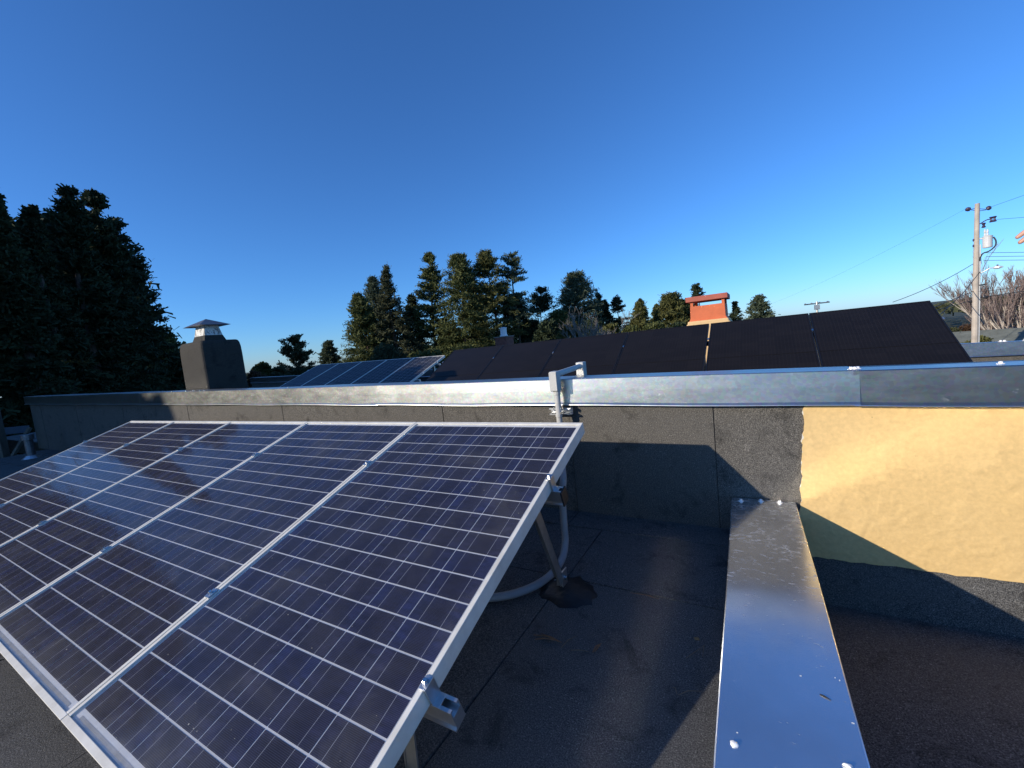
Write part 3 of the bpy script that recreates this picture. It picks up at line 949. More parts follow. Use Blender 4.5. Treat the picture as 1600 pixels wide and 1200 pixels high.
def frustum(h0, h1, a0, b0, a1, b1):
    mb = MB(); mb.v += [(-a0, -b0, h0), (a0, -b0, h0), (a0, b0, h0), (-a0, b0, h0), (-a1, -b1, h1), (a1, -b1, h1), (a1, b1, h1), (-a1, b1, h1)]
    for q in ((0, 3, 2, 1), (4, 5, 6, 7), (0, 1, 5, 4), (1, 2, 6, 5), (2, 3, 7, 6), (3, 0, 4, 7)): mb.f.append(q)
    return mb
CHW = NT("flaking_white_paint"); CHW.set(base=CHW.ramp(CHW.noise(22, 4, .7), [(0.42, (0.25, 0.24, 0.22)), (0.5, (0.74, 0.73, 0.68))]), rough=.7)
frustum(zs - .005, zs + .075, .165, .13, .135, .105).build('collar_base', CHFELT, ch)
frustum(zs + .075, zs + .205, .134, .104, .105, .082).build('collar', CHW.m, ch)
HAT = plain("dark_hat_metal", (0.20, 0.20, 0.21), 0.45, 0.7, .3, 15)
mb = frustum(zs + .20, zs + .203, .225, .18, .222, .178); mb.v.append((0, 0, zs + .295)); mb.f.remove((4, 5, 6, 7))
for a, b in ((4, 5), (5, 6), (6, 7), (7, 4)): mb.f.append((a, b, 8))
mb.build('hat', HAT, ch)

# ------------------------------------------------------------------ orange chimney
OY = 8.35
ORANGE = plain("terracotta_paint", (0.62, 0.15, 0.055), 0.7, 0, 0.12, 5)
OCAP = plain("dull_red_slab", (0.42, 0.115, 0.075), 0.75, 0, 0.15, 6)
CREAM = plain("cream_stucco", (0.74, 0.50, 0.24), 0.8, 0, 0.08, 5)
pl, pr = at_y(1080, 498, OY), at_y(1133, 492, OY)
oc = tag(empty('chimney', ((pl.x + pr.x) / 2, OY + .35, FARDECK)), 'orange painted chimney with a flat slab top on a cream base', 'chimney')
hx = (pr.x - pl.x) / 2 + .005
zb0 = at_y(1107, 500, OY).z - FARDECK; zb1 = at_y(1107, 476, OY).z - FARDECK; zc0 = at_y(1105, 469, OY).z - FARDECK; zc1 = at_y(1105, 461, OY).z - FARDECK
wl = at_y(1067, 507, OY).x - oc.location.x; wr = at_y(1147, 500, OY).x - oc.location.x
yo = -.35
# base with rounded shoulders
w2 = (wr - wl) / 2
sh = [(-w2, 0), (w2, 0), (w2, zb0 - .16), (w2 - .02, zb0 - .10), (w2 - .08, zb0 - .04), (hx + .05, zb0 + .005), (-hx - .05, zb0 + .005), (-w2 + .08, zb0 - .04), (-w2 + .02, zb0 - .10), (-w2, zb0 - .16)]
MB().prism(sh, 'y', yo - .06, yo + .76).build('base', CREAM, oc, bevel=.02)
st = [(-hx - .035, zb0 - .003), (hx + .035, zb0 - .003), (hx + .006, zb0 + .05), (hx, zb1), (-hx, zb1), (-hx - .006, zb0 + .05)]
MB().prism(st, 'y', yo, yo + .68).build('stack', ORANGE, oc, bevel=.008)
for sx in (-1, 1):
    for sy in (0, 1):
        w = .045
        cx0 = sx * (hx - w / 2 - .004); cy0 = yo + .004 + w / 2 + sy * (.68 - w - .008)
        MB().box(cx0 - w / 2, cx0 + w / 2, cy0 - w / 2, cy0 + w / 2, zb1 - .01, zc0 + .003).build('post', ORANGE, oc)
MB().box(-hx - .065, hx + .05, yo - .05, yo + .73, zc0, zc1).build('slab', OCAP, oc, bevel=.006)

# television antenna behind the row
an_p = at_y(1277, 490, 12.0)
ant = tag(empty('antenna', (an_p.x, an_p.y, FARDECK)), 'small metal television antenna standing behind the black panels', 'antenna')
ha = at_y(1277, 474, 12.0).z - FARDECK
MB().tube([(0, 0, 0), (0, 0, ha + .04)], .022, 8).build('mast', LEGM, ant)
MB().tube([(-.24, 0, ha), (.24, .05, ha)], .014, 6).build('boom', LEGM, ant)
for x in (-.22, -.1, .05, .2):
    MB().tube([(x, -.10, ha + .02), (x, .14, ha + .02)], .009, 5).build('element', LEGM, ant)
MB().box(-.05, .05, -.04, .04, ha - .14, ha - .03).build('bracket', LEGM, ant)

# ------------------------------------------------------------------ left roof end: vent pipe and stacked timber
vp = at_z(50, 716, DECK)
ve = tag(empty('vent_pipe', (vp.x, vp.y, DECK)), 'dark metal vent pipe with a bright collar at the shaded left roof end', 'vent pipe')
MB().lathe([(.055, 0), (.055, .31), (.075, .315), (.075, .40), (.06, .405)], 14).build('pipe', HAT, ve)
MB().lathe([(.12, 0.003), (.11, .012), (.07, .05), (.06, .055)], 16).build('collar', ALU, ve)
TIMB = plain("grey_timber", (0.13, 0.115, 0.09), 0.85, 0, .25, 9)
def board(a, b, d, w, label):
    A, B = at_d(*a, d), at_d(*b, d)
    return tag(MB().bar(A, B, w, .04, (.7, .7, 0)).build('timber_board', TIMB), label, 'board', 'boards leaning beyond the left roof end')
board((-8, 640), (11, 722), 12.2, .15, 'wide weathered board leaning at the far left roof end')
board((47, 668), (14, 722), 12.6, .06, 'thin board slanting across beside the wide leaning board')
board((-14, 672), (4, 724), 12.9, .10, 'board leaning just behind the wide board at the picture edge')
A, B = at_d(-30, 677, 13.4), at_d(46, 670, 13.4)
tag(MB().bar(A, B, .05, .14).build('fascia_rail', plain("blue_grey_rail", (0.05, 0.07, 0.10), .5, 0, .1, 5)), 'blue grey rail behind the leaning boards at the left', 'rail')

# ------------------------------------------------------------------ vegetation
def leaf_material(name, dark, light, scale=0.9, trans=0.18):
    t = NT(name)
    n1 = t.noise(scale, 3, 0.6); n2 = t.noise(scale * 9, 2, 0.5)
    c = t.ramp(t.math('ADD', t.math('MULTIPLY', n1, .65), t.math('MULTIPLY', n2, .35)), [(0.32, dark), (0.68, light)])
    t.set(base=c, rough=0.75, spec=0.25)
    tl = t.n('ShaderNodeBsdfTranslucent'); t.l(c, tl.inputs['Color'])
    mx = t.n('ShaderNodeMixShader'); mx.inputs[0].default_value = trans
    t.l(t.b.outputs[0], mx.inputs[1]); t.l(tl.outputs[0], mx.inputs[2]); t.l(mx.outputs[0], t.out.inputs['Surface'])
    return t.m


BARK = plain("conifer_bark", (0.085, 0.060, 0.045), 0.9, 0, .3, 4)
NEEDLE_DARK = leaf_material("needles_dark", (0.022, 0.036, 0.018), (0.062, 0.082, 0.036))
NEEDLE_MID = leaf_material("needles_mid", (0.055, 0.075, 0.024), (0.170, 0.180, 0.062))
NEEDLE_OLIVE = leaf_material("needles_olive", (0.065, 0.075, 0.024), (0.180, 0.175, 0.058))
NEEDLE_BLUE = leaf_material("needles_bluish", (0.050, 0.072, 0.042), (0.140, 0.165, 0.092))
NEEDLE_BROWN = leaf_material("needles_brownish", (0.040, 0.050, 0.024), (0.108, 0.112, 0.055))
YELLOWLEAF = leaf_material("yellow_green_leaves", (0.060, 0.060, 0.016), (0.165, 0.145, 0.045))
REDLEAF = leaf_material("red_brown_twigs", (0.070, 0.040, 0.024), (0.150, 0.090, 0.055))


def blades_mesh(name, C, A, L, W, mat, rg):
    """C centres, A axes (unit), L lengths, W widths -> one mesh of small quads"""
    n = len(C)
    Rv = rg.normal(size=(n, 3)); B = np.cross(A, Rv); B /= (np.linalg.norm(B, axis=1, keepdims=True) + 1e-9)
    a = A * (L[:, None] / 2); b = B * (W[:, None] / 2)
    V = np.empty((n, 4, 3)); V[:, 0] = C - a - b * .5; V[:, 1] = C - a + b * .5; V[:, 2] = C + a + b; V[:, 3] = C + a - b
    me = bpy.data.meshes.new(name)
    me.vertices.add(4 * n); me.vertices.foreach_set('co', V.astype(np.float32).ravel())
    me.loops.add(4 * n); me.loops.foreach_set('vertex_index', np.arange(4 * n, dtype=np.int32))
    me.polygons.add(n); me.polygons.foreach_set('loop_start', np.arange(0, 4 * n, 4, dtype=np.int32)); me.polygons.foreach_set('loop_total', np.full(n, 4, dtype=np.int32))
    me.materials.append(mat); me.update(calc_edges=True); me.validate()
    return me


def conifer(seed, H, Rm, base=.12, shape=.85, nb=130, per=80, bl=.42, bw=.13, irr=.35, up=(-.12, .75), droop=.10, puff=.16, lean=(0, 0), gap=0.0, trunk_r=None, mat=None, round_top=0.0):
    """returns (trunk mesh, crown mesh) with the foot at the origin"""
    rg = np.random.default_rng(seed)
    tr = trunk_r or H * .016
    lx, ly_ = lean
    def axis(t): return np.stack([lx * t * H + .02 * H * np.sin(t * 5 + seed) * t, ly_ * t * H + .02 * H * np.cos(t * 4 + seed) * t, t * H], -1)
    ts = base + (1 - base) * np.sort(rg.random(nb)) ** .92
    if gap:      # thin stretches where the sky shows through
        keep = (np.sin(ts * 23 + seed) > -1 + 2 * gap * rg.random(nb)); ts = ts[keep]
    q = (ts - base) / (1 - base)
    prof = (1 - q) ** shape * np.minimum(1, .55 + q * 3.2)
    if round_top: prof = (1 - round_top) * prof + round_top * np.sqrt(np.clip(1 - (q * 1.02 - .12) ** 2, 0, 1)) * np.minimum(1, .6 + q * 2.5)
    Lb = Rm * prof * (1 - irr + 2 * irr * rg.random(len(ts)) * .75) + .02 * H * (1 - q) * .3 + .15
    az = rg.random(len(ts)) * 2 * np.pi
    el = up[0] + (up[1] - up[0]) * q ** 1.4 + rg.normal(0, .12, len(ts))
    D = np.stack([np.cos(az) * np.cos(el), np.sin(az) * np.cos(el), np.sin(el)], -1)
    O = axis(ts)
    CC, AA, LL, WW = [], [], [], []
    for i in range(len(ts)):
        m = int(per * (.35 + .65 * Lb[i] / Rm))
        s = np.sqrt(rg.random(m)) * Lb[i]
        c = O[i] + D[i] * s[:, None]
        c[:, 2] += -droop * s ** 2 / max(Rm, .1)
        spread = puff * (.25 + .75 * s / Lb[i]) * Rm * (.45 + .55 * Lb[i] / Rm)
        j = rg.normal(0, 1, (m, 3)) * spread[:, None]; j[:, 2] *= .5
        c = c + j
        a = D[i] * .7 + rg.normal(0, .55, (m, 3)); a /= np.linalg.norm(a, axis=1, keepdims=True)
        CC.append(c); AA.append(a); LL.append(bl * (.6 + .8 * rg.random(m))); WW.append(bw * (.6 + .8 * rg.random(m)))
    # leader tuft
    m = per // 2; c = axis(np.full(m, .97) + .03 * rg.random(m)) + rg.normal(0, .05 * Rm, (m, 3)); a = rg.normal(0, .5, (m, 3)) + np.array([0, 0, 1.0]); a /= np.linalg.norm(a, axis=1, keepdims=True)
    CC.append(c); AA.append(a); LL.append(np.full(m, bl)); WW.append(np.full(m, bw))
    crown = blades_mesh('crown', np.concatenate(CC), np.concatenate(AA), np.concatenate(LL), np.concatenate(WW), mat or NEEDLE_MID, rg)
    mb = MB(); tt = np.linspace(0, .96, 9); pts = axis(tt)
    mb.tube([tuple(p) for p in pts], [tr * (1 - .9 * t) for t in tt], 8)
    for i in range(0, len(ts), 4):   # limbs
        e = O[i] + D[i] * Lb[i] * .8; e[2] -= droop * (Lb[i] * .8) ** 2 / max(Rm, .1); mm = (O[i] + e) / 2; mm[2] += .02 * Lb[i]
        mb.tube([tuple(O[i]), tuple(mm), tuple(e)], [tr * .28 * (1.05 - q[i]), tr * .18 * (1.05 - q[i]), tr * .05], 4, cap=False)
    return mb.mesh('trunk', BARK), crown


def dome(seed, rx, rz, n, bl, bw, mat, lumps=14, z0=0.0, stems=5, sparse=0.0):
    """shrub or broad crown: lumps of leaves on a low dome, on a few stems"""
    rg = np.random.default_rng(seed)
    az = rg.random(lumps) * 2 * np.pi; zz = rg.random(lumps); rr = np.sqrt(1 - zz ** 2 * .9)
    LC = np.stack([np.cos(az) * rr * rx * .68, np.sin(az) * rr * rx * .68, z0 + zz * rz * .70], -1); LR = rx * (.30 + .22 * rg.random(lumps))
    k = rg.integers(0, lumps, n); d = rg.normal(size=(n, 3)); d /= np.linalg.norm(d, axis=1, keepdims=True)
    C = LC[k] + d * (LR[k] * rg.random(n) ** (.28 + sparse))[:, None] * np.array([1, 1, min(1.0, rz / rx)])
    C[:, 2] = np.maximum(C[:, 2], .05)
    A = d + rg.normal(0, .6, (n, 3)); A /= np.linalg.norm(A, axis=1, keepdims=True)
    crown = blades_mesh('crown', C, A, bl * (.6 + .8 * rg.random(n)), bw * (.6 + .8 * rg.random(n)), mat, rg)
    mb = MB()
    for i in range(min(stems, lumps)):
        e = LC[i]; mb.tube([(rg.normal(0, .05 * rx), rg.normal(0, .05 * rx), 0), (e[0] * .4, e[1] * .4, e[2] * .55), tuple(e)], [.05 * rx, .03 * rx, .01 * rx], 6)
    return mb.mesh('trunk', BARK), crown


def plant(kind, meshes, loc, label, cat, group=None, rz=0.0, scale=1.0):
    r_ = empty(kind, loc, (0, 0, rz)); r_.scale = (scale,) * 3
    link_part('trunk' if cat == 'tree' else 'stem', meshes[0], r_); link_part('crown' if cat == 'tree' else 'foliage', meshes[1], r_)
    return tag(r_, label, cat, group)


def tree_px(px_, ptop, d):
    """foot on the ground at distance d below pixel column; height from the top pixel"""
    p = at_d(px_, ptop, d); foot = gz(p.x, p.y); return Vector((p.x, p.y, foot)), p.z - foot


def wid(px0, px1, py, d):
    a, b = at_d(px0, py, d), at_d(px1, py, d); return (a - b).length


# dark grove on the left
gl = 'dark grove at the left'
for i, (px_, py_, d, rpx, lab, kw) in enumerate((
        (-30, 222, 27, 66, 'tall dark conifer cut by the left picture edge', dict(nb=190, per=190, shape=.85, irr=.22)),
        (52, 326, 31, 64, 'dark conifer between the edge tree and the tallest grove tree', dict(nb=120, per=170, shape=.70, irr=.5, gap=.08)),
        (101, 298, 33, 84, 'tallest dark conifer in the middle of the left grove', dict(nb=150, per=190, shape=.60, irr=.45, gap=.08)),
        (133, 306, 35, 100, 'broad dark conifer on the right side of the left grove, bare trunk low down', dict(nb=150, per=190, shape=.60, irr=.55, gap=.22)),
        (170, 348, 38, 86, 'lower dark conifer whose flat branches reach towards the black chimney', dict(nb=110, per=180, shape=.55, irr=.6, gap=.28)))):
    foot, H = tree_px(px_, py_, d)
    Rm = wid(px_ - rpx / 2, px_ + rpx / 2, 540, d)
    kw['nb'] = int(kw['nb'] * 2.4); kw['per'] = int(kw['per'] * .55)
    plant('conifer_tree', conifer(100 + i, H, Rm, base=.15, bl=.36, bw=.085, up=(-.08, .8), droop=.06, puff=.08, mat=NEEDLE_DARK, trunk_r=.30, **kw), foot, lab, 'tree', gl)
for i, (px_, py_, d, lab) in enumerate(((10, 360, 44, 'dark conifer in the back of the grove behind the edge tree'), (85, 352, 46, 'dark conifer in the back of the grove behind the tallest one'), (160, 392, 48, 'dark conifer in the back of the grove behind the broad one'))):
    foot, H = tree_px(px_, py_, d)
    plant('conifer_tree', conifer(130 + i, H, 4.2, base=.03, bl=.6, bw=.22, nb=150, per=120, mat=NEEDLE_DARK, shape=.45, irr=.3), foot, lab, 'tree', gl)
foot, H = tree_px(236, 520, 46)
plant('conifer_tree', conifer(120, H, 3.4, base=.12, bl=.5, bw=.16, nb=80, per=120, mat=NEEDLE_OLIVE, shape=.6), foot, 'small lower green tree showing under the grove branches left of the black chimney', 'tree', gl)
foot, H = tree_px(272, 556, 40)
plant('conifer_tree', conifer(121, H, 3.0, base=.15, bl=.45, bw=.13, nb=70, per=100, mat=NEEDLE_DARK, shape=.5, irr=.5, up=(-.05, .3)), foot, 'low sparse conifer directly behind the black chimney', 'tree', gl)
# trees out of the picture that shade the left roof end and the grove
for i, (x, y, H, Rm) in enumerate(((-40, -6, 21, 5.5), (-46, -4, 22, 5), (-35, -14, 19, 5), (-29, -19, 17, 4.6), (-53, 0, 22, 5.5), (-24, -1.2, 17, 4.0), (-27, -4, 19, 4.5), (-23, -7.5, 17, 4.2), (-31, 0.0, 19, 3.2))):
    plant('conifer_tree', conifer(140 + i, H, Rm, base=.08, bl=.28 if i > 4 else .9, bw=.07 if i > 4 else .4, nb=520 if i > 4 else 150, per=110 if i > 4 else 60, mat=NEEDLE_DARK, shape=.6), (x, y, 0), ('tall conifer outside the picture shading the grove, nearest the back', 'tall conifer outside the picture shading the grove, second', 'tall conifer outside the picture left of the sun', 'tall conifer outside the picture closest to the sun line', 'tall conifer outside the picture beyond the grove', 'near tall conifer outside the left picture edge beside the grove', 'near tall conifer outside the left picture edge, behind the first', 'near tall conifer outside the picture level with the camera', 'tall conifer outside the left picture edge at the back of the grove')[i], 'tree', 'shading trees outside the picture')
W2 = Vector((-5.7, 2.3, EYE.z - .51)); side = Vector((-SUN.y, SUN.x, 0)).normalized()
side = side if side.x < 0 else -side
occ = W2 + SUN * 21 + side * 3.9
plant('broad_tree', dome(150, 5.2, 4.6, 15000, .75, .5, NEEDLE_DARK, 26, z0=occ.z - 4.6 - .1), (occ.x, occ.y, 0), 'broad evergreen outside the picture shading the far end of the front row', 'tree')
occ2 = W2 + SUN * 24 + side * 8.5
plant('broad_tree', dome(151, 6.0, 6.0, 15000, .8, .5, NEEDLE_DARK, 26, z0=occ2.z - 4.4), (occ2.x, occ2.y, 0), 'broad evergreen outside the picture shading the left roof end', 'tree')

# middle row of conifers
mg = 'conifers behind the back roof'
rows = [
    # px, top, dist, half width px, seed, label, params
    (562, 462, 56, 30, 'dense dark conifer at the left foot of the middle group', dict(mat=NEEDLE_MID, base=.03, shape=.60, nb=150, per=95, irr=.25)),
    (586, 434, 60, 34, 'bushy green conifer behind the pointed spruce', dict(mat=NEEDLE_BLUE, base=.03, shape=.70, nb=150, per=90, irr=.3)),
    (604, 417, 55, 33, 'pointed brownish spruce with drooping branches', dict(mat=NEEDLE_BROWN, base=.06, shape=.92, nb=130, per=80, irr=.3, droop=.30, up=(-.25, .9), puff=.09)),
    (640, 462, 58, 22, 'dark spruce squeezed between the pointed spruce and the tall pine', dict(mat=NEEDLE_DARK, base=.03, shape=.7, nb=110, per=90)),
    (665, 399, 57, 25, 'tall uneven pine, second tall one of the middle group', dict(mat=NEEDLE_MID, base=.06, shape=.50, nb=115, per=120, irr=.45, gap=.12, round_top=.1)),
    (713, 404, 54, 30, 'tall full pine in the centre of the middle group', dict(mat=NEEDLE_MID, base=.10, shape=.42, nb=130, per=120, irr=.3, round_top=.3)),
    (731, 420, 60, 17, 'narrow dark pine tucked behind the full pine', dict(mat=NEEDLE_DARK, base=.05, shape=.5, nb=90, per=100)),
    (763, 397, 55, 25, 'tall olive pine with a bare lower trunk left of the brick chimney', dict(mat=NEEDLE_OLIVE, base=.30, shape=.45, nb=110, per=115, irr=.38, gap=.2, round_top=.2)),
    (796, 397, 56, 20, 'thin topped pine leaning right above the brick chimney', dict(mat=NEEDLE_BLUE, base=.42, shape=.35, nb=42, per=110, irr=.5, gap=.5, lean=(.03, 0))),
    (802, 462, 59, 22, 'dark conifer under the thin topped pine', dict(mat=NEEDLE_DARK, base=.02, shape=.40, nb=120, per=100, irr=.25)),
    (841, 453, 60, 27, 'dark open pine right of the tall group', dict(mat=NEEDLE_DARK, base=.05, shape=.48, nb=95, per=105, irr=.5, gap=.3)),
    (897, 433, 62, 31, 'full rounded conifer in the gap before the short trees', dict(mat=NEEDLE_BLUE, base=.05, shape=.5, nb=150, per=110, irr=.22, round_top=.45)),
    (935, 460, 66, 14, 'small dark fir right of the rounded conifer', dict(mat=NEEDLE_DARK, base=.06, shape=.7, nb=80, per=75)),
    (947, 470, 66, 11, 'short dark fir beside the small fir', dict(mat=NEEDLE_DARK, base=.06, shape=.7, nb=60, per=70)),
    (965, 463, 64, 17, 'open layered spruce standing alone left of the pale conifer', dict(mat=NEEDLE_DARK, base=.10, shape=.62, nb=60, per=75, irr=.35, gap=.35, up=(-.15, .5), puff=.08)),
    (1000, 470, 62, 16, 'pale lit conifer left of the orange chimney', dict(mat=NEEDLE_OLIVE, base=.05, shape=.66, nb=110, per=85)),
    (1024, 478, 66, 12, 'thin conifer between the pale conifer and the round tree', dict(mat=NEEDLE_MID, base=.05, shape=.7, nb=70, per=75)),
    (1046, 466, 64, 22, 'round lit tree just left of the orange chimney', dict(mat=NEEDLE_OLIVE, base=.05, shape=.4, nb=120, per=110, irr=.25, round_top=.8)),
    (1072, 474, 66, 18, 'green tree partly behind the orange chimney', dict(mat=NEEDLE_MID, base=.05, shape=.4, nb=100, per=100, round_top=.7)),
    (1091, 446, 63, 11, 'thin pine top rising behind the orange chimney', dict(mat=NEEDLE_DARK, base=.55, shape=.4, nb=26, per=70, irr=.5, gap=.4)),
    (1150, 473, 68, 11, 'small dark conifer right of the orange chimney', dict(mat=NEEDLE_DARK, base=.10, shape=.6, nb=55, per=70, irr=.45)),
    (1187, 463, 64, 25, 'broad low conifer above the black panels, rightmost of the row', dict(mat=NEEDLE_BLUE, base=.10, shape=.55, nb=100, per=90, irr=.35, up=(-.05, .5))),
    (512, 536, 62, 15, 'small round topped conifer standing alone left of the middle group', dict(mat=NEEDLE_BLUE, base=.06, shape=.6, nb=90, per=80, round_top=.3)),
]
for i, (px_, py_, d, hw_, lab, kw) in enumerate(rows):
    foot, H = tree_px(px_, py_, d)
    Rm = wid(px_ - hw_, px_ + hw_, 520, d) / 2 * 1.75
    k = dict(bl=.46, bw=.15, puff=.115); k.update(kw); k['shape'] = k['shape'] + .12; k['round_top'] = k.get('round_top', 0) * .6; k['nb'] = int(k['nb'] * 3.0); k['per'] = int(k['per'] * .62); k['bl'] = .42; k['bw'] = .10; k['puff'] = k['puff'] * .8
    plant('conifer_tree', conifer(200 + i, H, Rm, **k), foot, lab, 'tree', mg)

# shrubs and low crowns
sg = 'shrubs between the roof and the trees'
def shrub(px_, ptop, d, hw_, label, mat, n=3500, bl=.35, bw=.16, cat='shrub', seed=0, lumps=14, sparse=0.0):
    foot, H = tree_px(px_, ptop, d)
    rx = wid(px_ - hw_, px_ + hw_, ptop + 20, d) / 2
    h = min(H, rx * 2.4)
    return plant('shrub', dome(seed, rx, h * .95, n, bl, bw, mat, lumps, z0=H - h * 1.0, sparse=sparse), foot, label, cat, sg)
shrub(853, 490, 45, 26, 'dark green shrub right of the brick chimney', NEEDLE_DARK, seed=1, n=5000)
shrub(888, 494, 42, 18, 'yellow green shrub left of the bare grey bush', YELLOWLEAF, seed=2)
shrub(952, 497, 46, 22, 'olive shrub right of the bare grey bush', NEEDLE_OLIVE, seed=3, n=4500)
shrub(1010, 512, 50, 26, 'dark low shrub under the pale conifer', NEEDLE_DARK, seed=4)
shrub(1056, 496, 47, 20, 'dark shrub left of the cream chimney base', NEEDLE_DARK, seed=5)
shrub(406, 560, 50, 15, 'round dark green shrub right of the black chimney', NEEDLE_MID, seed=6, n=4000)
shrub(398, 572, 40, 24, 'red brown shrub low behind the back parapet', REDLEAF, seed=7, n=4500, bl=.3, bw=.1)
shrub(432, 562, 44, 22, 'brownish olive shrub left of the spreading tree', NEEDLE_BROWN, seed=8, n=4500)
shrub(470, 568, 46, 26, 'low dark shrub behind the small blue row', NEEDLE_DARK, seed=9, n=4500)
shrub(532, 563, 60, 22, 'reddish low shrub at the left foot of the middle group', NEEDLE_BROWN, seed=10, n=4000)
for i, (px_, py_, hw_, lab, m_) in enumerate(((828, 492, 20, 'low dark tree left of the dark open pine foot', NEEDLE_DARK), (872, 478, 18, 'low dark tree filling the gap left of the rounded conifer', NEEDLE_MID), (925, 488, 22, 'low dark tree behind the bare grey bush', NEEDLE_DARK), (984, 500, 18, 'low green tree between the spruce and the pale conifer', NEEDLE_MID), (1022, 494, 20, 'low green tree right of the pale conifer', NEEDLE_MID), (745, 505, 26, 'low dark tree behind the brick chimney house', NEEDLE_DARK), (700, 500, 26, 'low dark tree under the full pine', NEEDLE_MID))):
    shrub(px_, py_, 58, hw_, lab, m_, n=6500, seed=60 + i, bl=.38, bw=.14, lumps=20)
shrub(660, 535, 50, 40, 'dark low shrub under the pointed spruce', NEEDLE_MID, seed=12, n=6000)
shrub(600, 525, 48, 40, 'olive shrub under the dense conifer', NEEDLE_BROWN, seed=13, n=6000)
foot, H = tree_px(458, 536, 48)
plant('broad_tree', conifer(260, H, wid(428, 488, 560, 48) / 2, base=.42, shape=.25, nb=46, per=120, bl=.34, bw=.10, irr=.35, up=(.15, 1.1), droop=-.05, puff=.10, mat=NEEDLE_BROWN, trunk_r=.16, round_top=.9), foot, 'open spreading tree with upswept branches left of the small blue row', 'tree', sg)


def bare(seed, H, spread, stems, depth, bark, twig_tone, rmin=.008):
    rg = random.Random(seed); mb = MB(); mt = MB()
    def grow(p, d, L, r, lev):
        n = 3; pts = [p]; dd = d
        for k in range(n):
            dd = (dd + Vector((rg.uniform(-.16, .16), rg.uniform(-.16, .16), rg.uniform(-.02, .12)))).normalized(); pts.append(pts[-1] + dd * L / n)
        (mb if lev <= 2 else mt).tube(pts, [r * (1 - .4 * k / n) for k in range(n + 1)], 6 if lev < 2 else 3, cap=False)
        if lev >= depth: return
        for k in range(rg.choice((3, 4)) if lev else 5):
            q = rg.uniform(.35, 1.0); i = min(n - 1, int(q * n)); o = pts[i].lerp(pts[i + 1], q * n - i)
            a = rg.uniform(0, 6.283); s = rg.uniform(.35, .75) * spread
            nd = (dd + Vector((math.cos(a) * s, math.sin(a) * s, rg.uniform(.0, .35)))).normalized()
            grow(o, nd, L * rg.uniform(.5, .72), max(rmin, r * .5), lev + 1)
    for k in range(stems):
        a = 6.283 * k / stems + rg.uniform(-.3, .3); s = .30 * (stems > 1)
        grow(Vector((math.cos(a) * .25 * (stems > 1), math.sin(a) * .25 * (stems > 1), 0)), Vector((math.cos(a) * s, math.sin(a) * s, 1)).normalized(), H * .48, H * .014, 0)
    return mb.mesh('trunk', bark), mt.mesh('crown', twig_tone)


GREYBARK = plain("grey_twigs", (0.24, 0.21, 0.18), 0.9, 0, .2, 5)
BIRCH = plain("pale_birch_bark", (0.46, 0.40, 0.33), 0.85, 0, .25, 2)
PURPLE = plain("purple_brown_twigs", (0.20, 0.15, 0.135), 0.9, 0, .2, 4)
foot, H = tree_px(918, 484, 38)
plant('bare_shrub', bare(301, H, .9, 5, 4, GREYBARK, GREYBARK, .014), foot, 'bare grey bush in front of the rounded conifer', 'shrub', sg)
bg_ = 'bare winter trees on the right'
for i, (px_, py_, d, lab, st) in enumerate(((1590, 408, 62, 'tall bare birch clump with pale stems at the right edge', 5), (1582, 446, 66, 'bare birch just right of the utility pole', 3), (1622, 420, 60, 'bare tree cut by the right picture edge', 4))):
    foot, H = tree_px(px_, py_, d)
    plant('bare_tree', bare(310 + i, H * 1.02, .42, st, 5, BIRCH, PURPLE, .012), foot, lab, 'tree', bg_)
for i, (px_, py_, d, hw_, lab, mt_) in enumerate(((1508, 497, 70, 22, 'red brown hedge bush left of the utility pole', REDLEAF), (1545, 500, 74, 20, 'red brown hedge bush right behind the utility pole', REDLEAF), (1488, 508, 66, 16, 'olive bush beside the end of the black row', NEEDLE_BROWN), (1600, 500, 80, 26, 'red brown bush behind the birch clump', REDLEAF), (1526, 520, 52, 30, 'low green hedge in front of the neighbouring roofs', NEEDLE_OLIVE))):
    shrub(px_, py_, d, hw_, lab, mt_, n=4500, seed=40 + i, bl=.4, bw=.12)
# far backdrop of woods on the horizon
wn_ = []
rg = np.random.default_rng(5)
N = 26000; azs = np.radians(rg.uniform(-100, 60, N)); dd = rg.uniform(150, 260, N); hh = (2.2 + 1.2 * np.abs(np.sin(azs * 37))) * rg.random(N) ** .6
C = np.stack([np.sin(azs) * dd, np.cos(azs) * dd, hh], -1); A = rg.normal(size=(N, 3)); A /= np.linalg.norm(A, axis=1, keepdims=True)
wo = bpy.data.objects.new('distant_woods', blades_mesh('distant_woods', C, A, np.full(N, 1.4), np.full(N, .9), NEEDLE_BROWN, rg)); col.objects.link(wo)
tag(wo, 'low band of distant woods along the horizon', 'woods', kind='stuff')

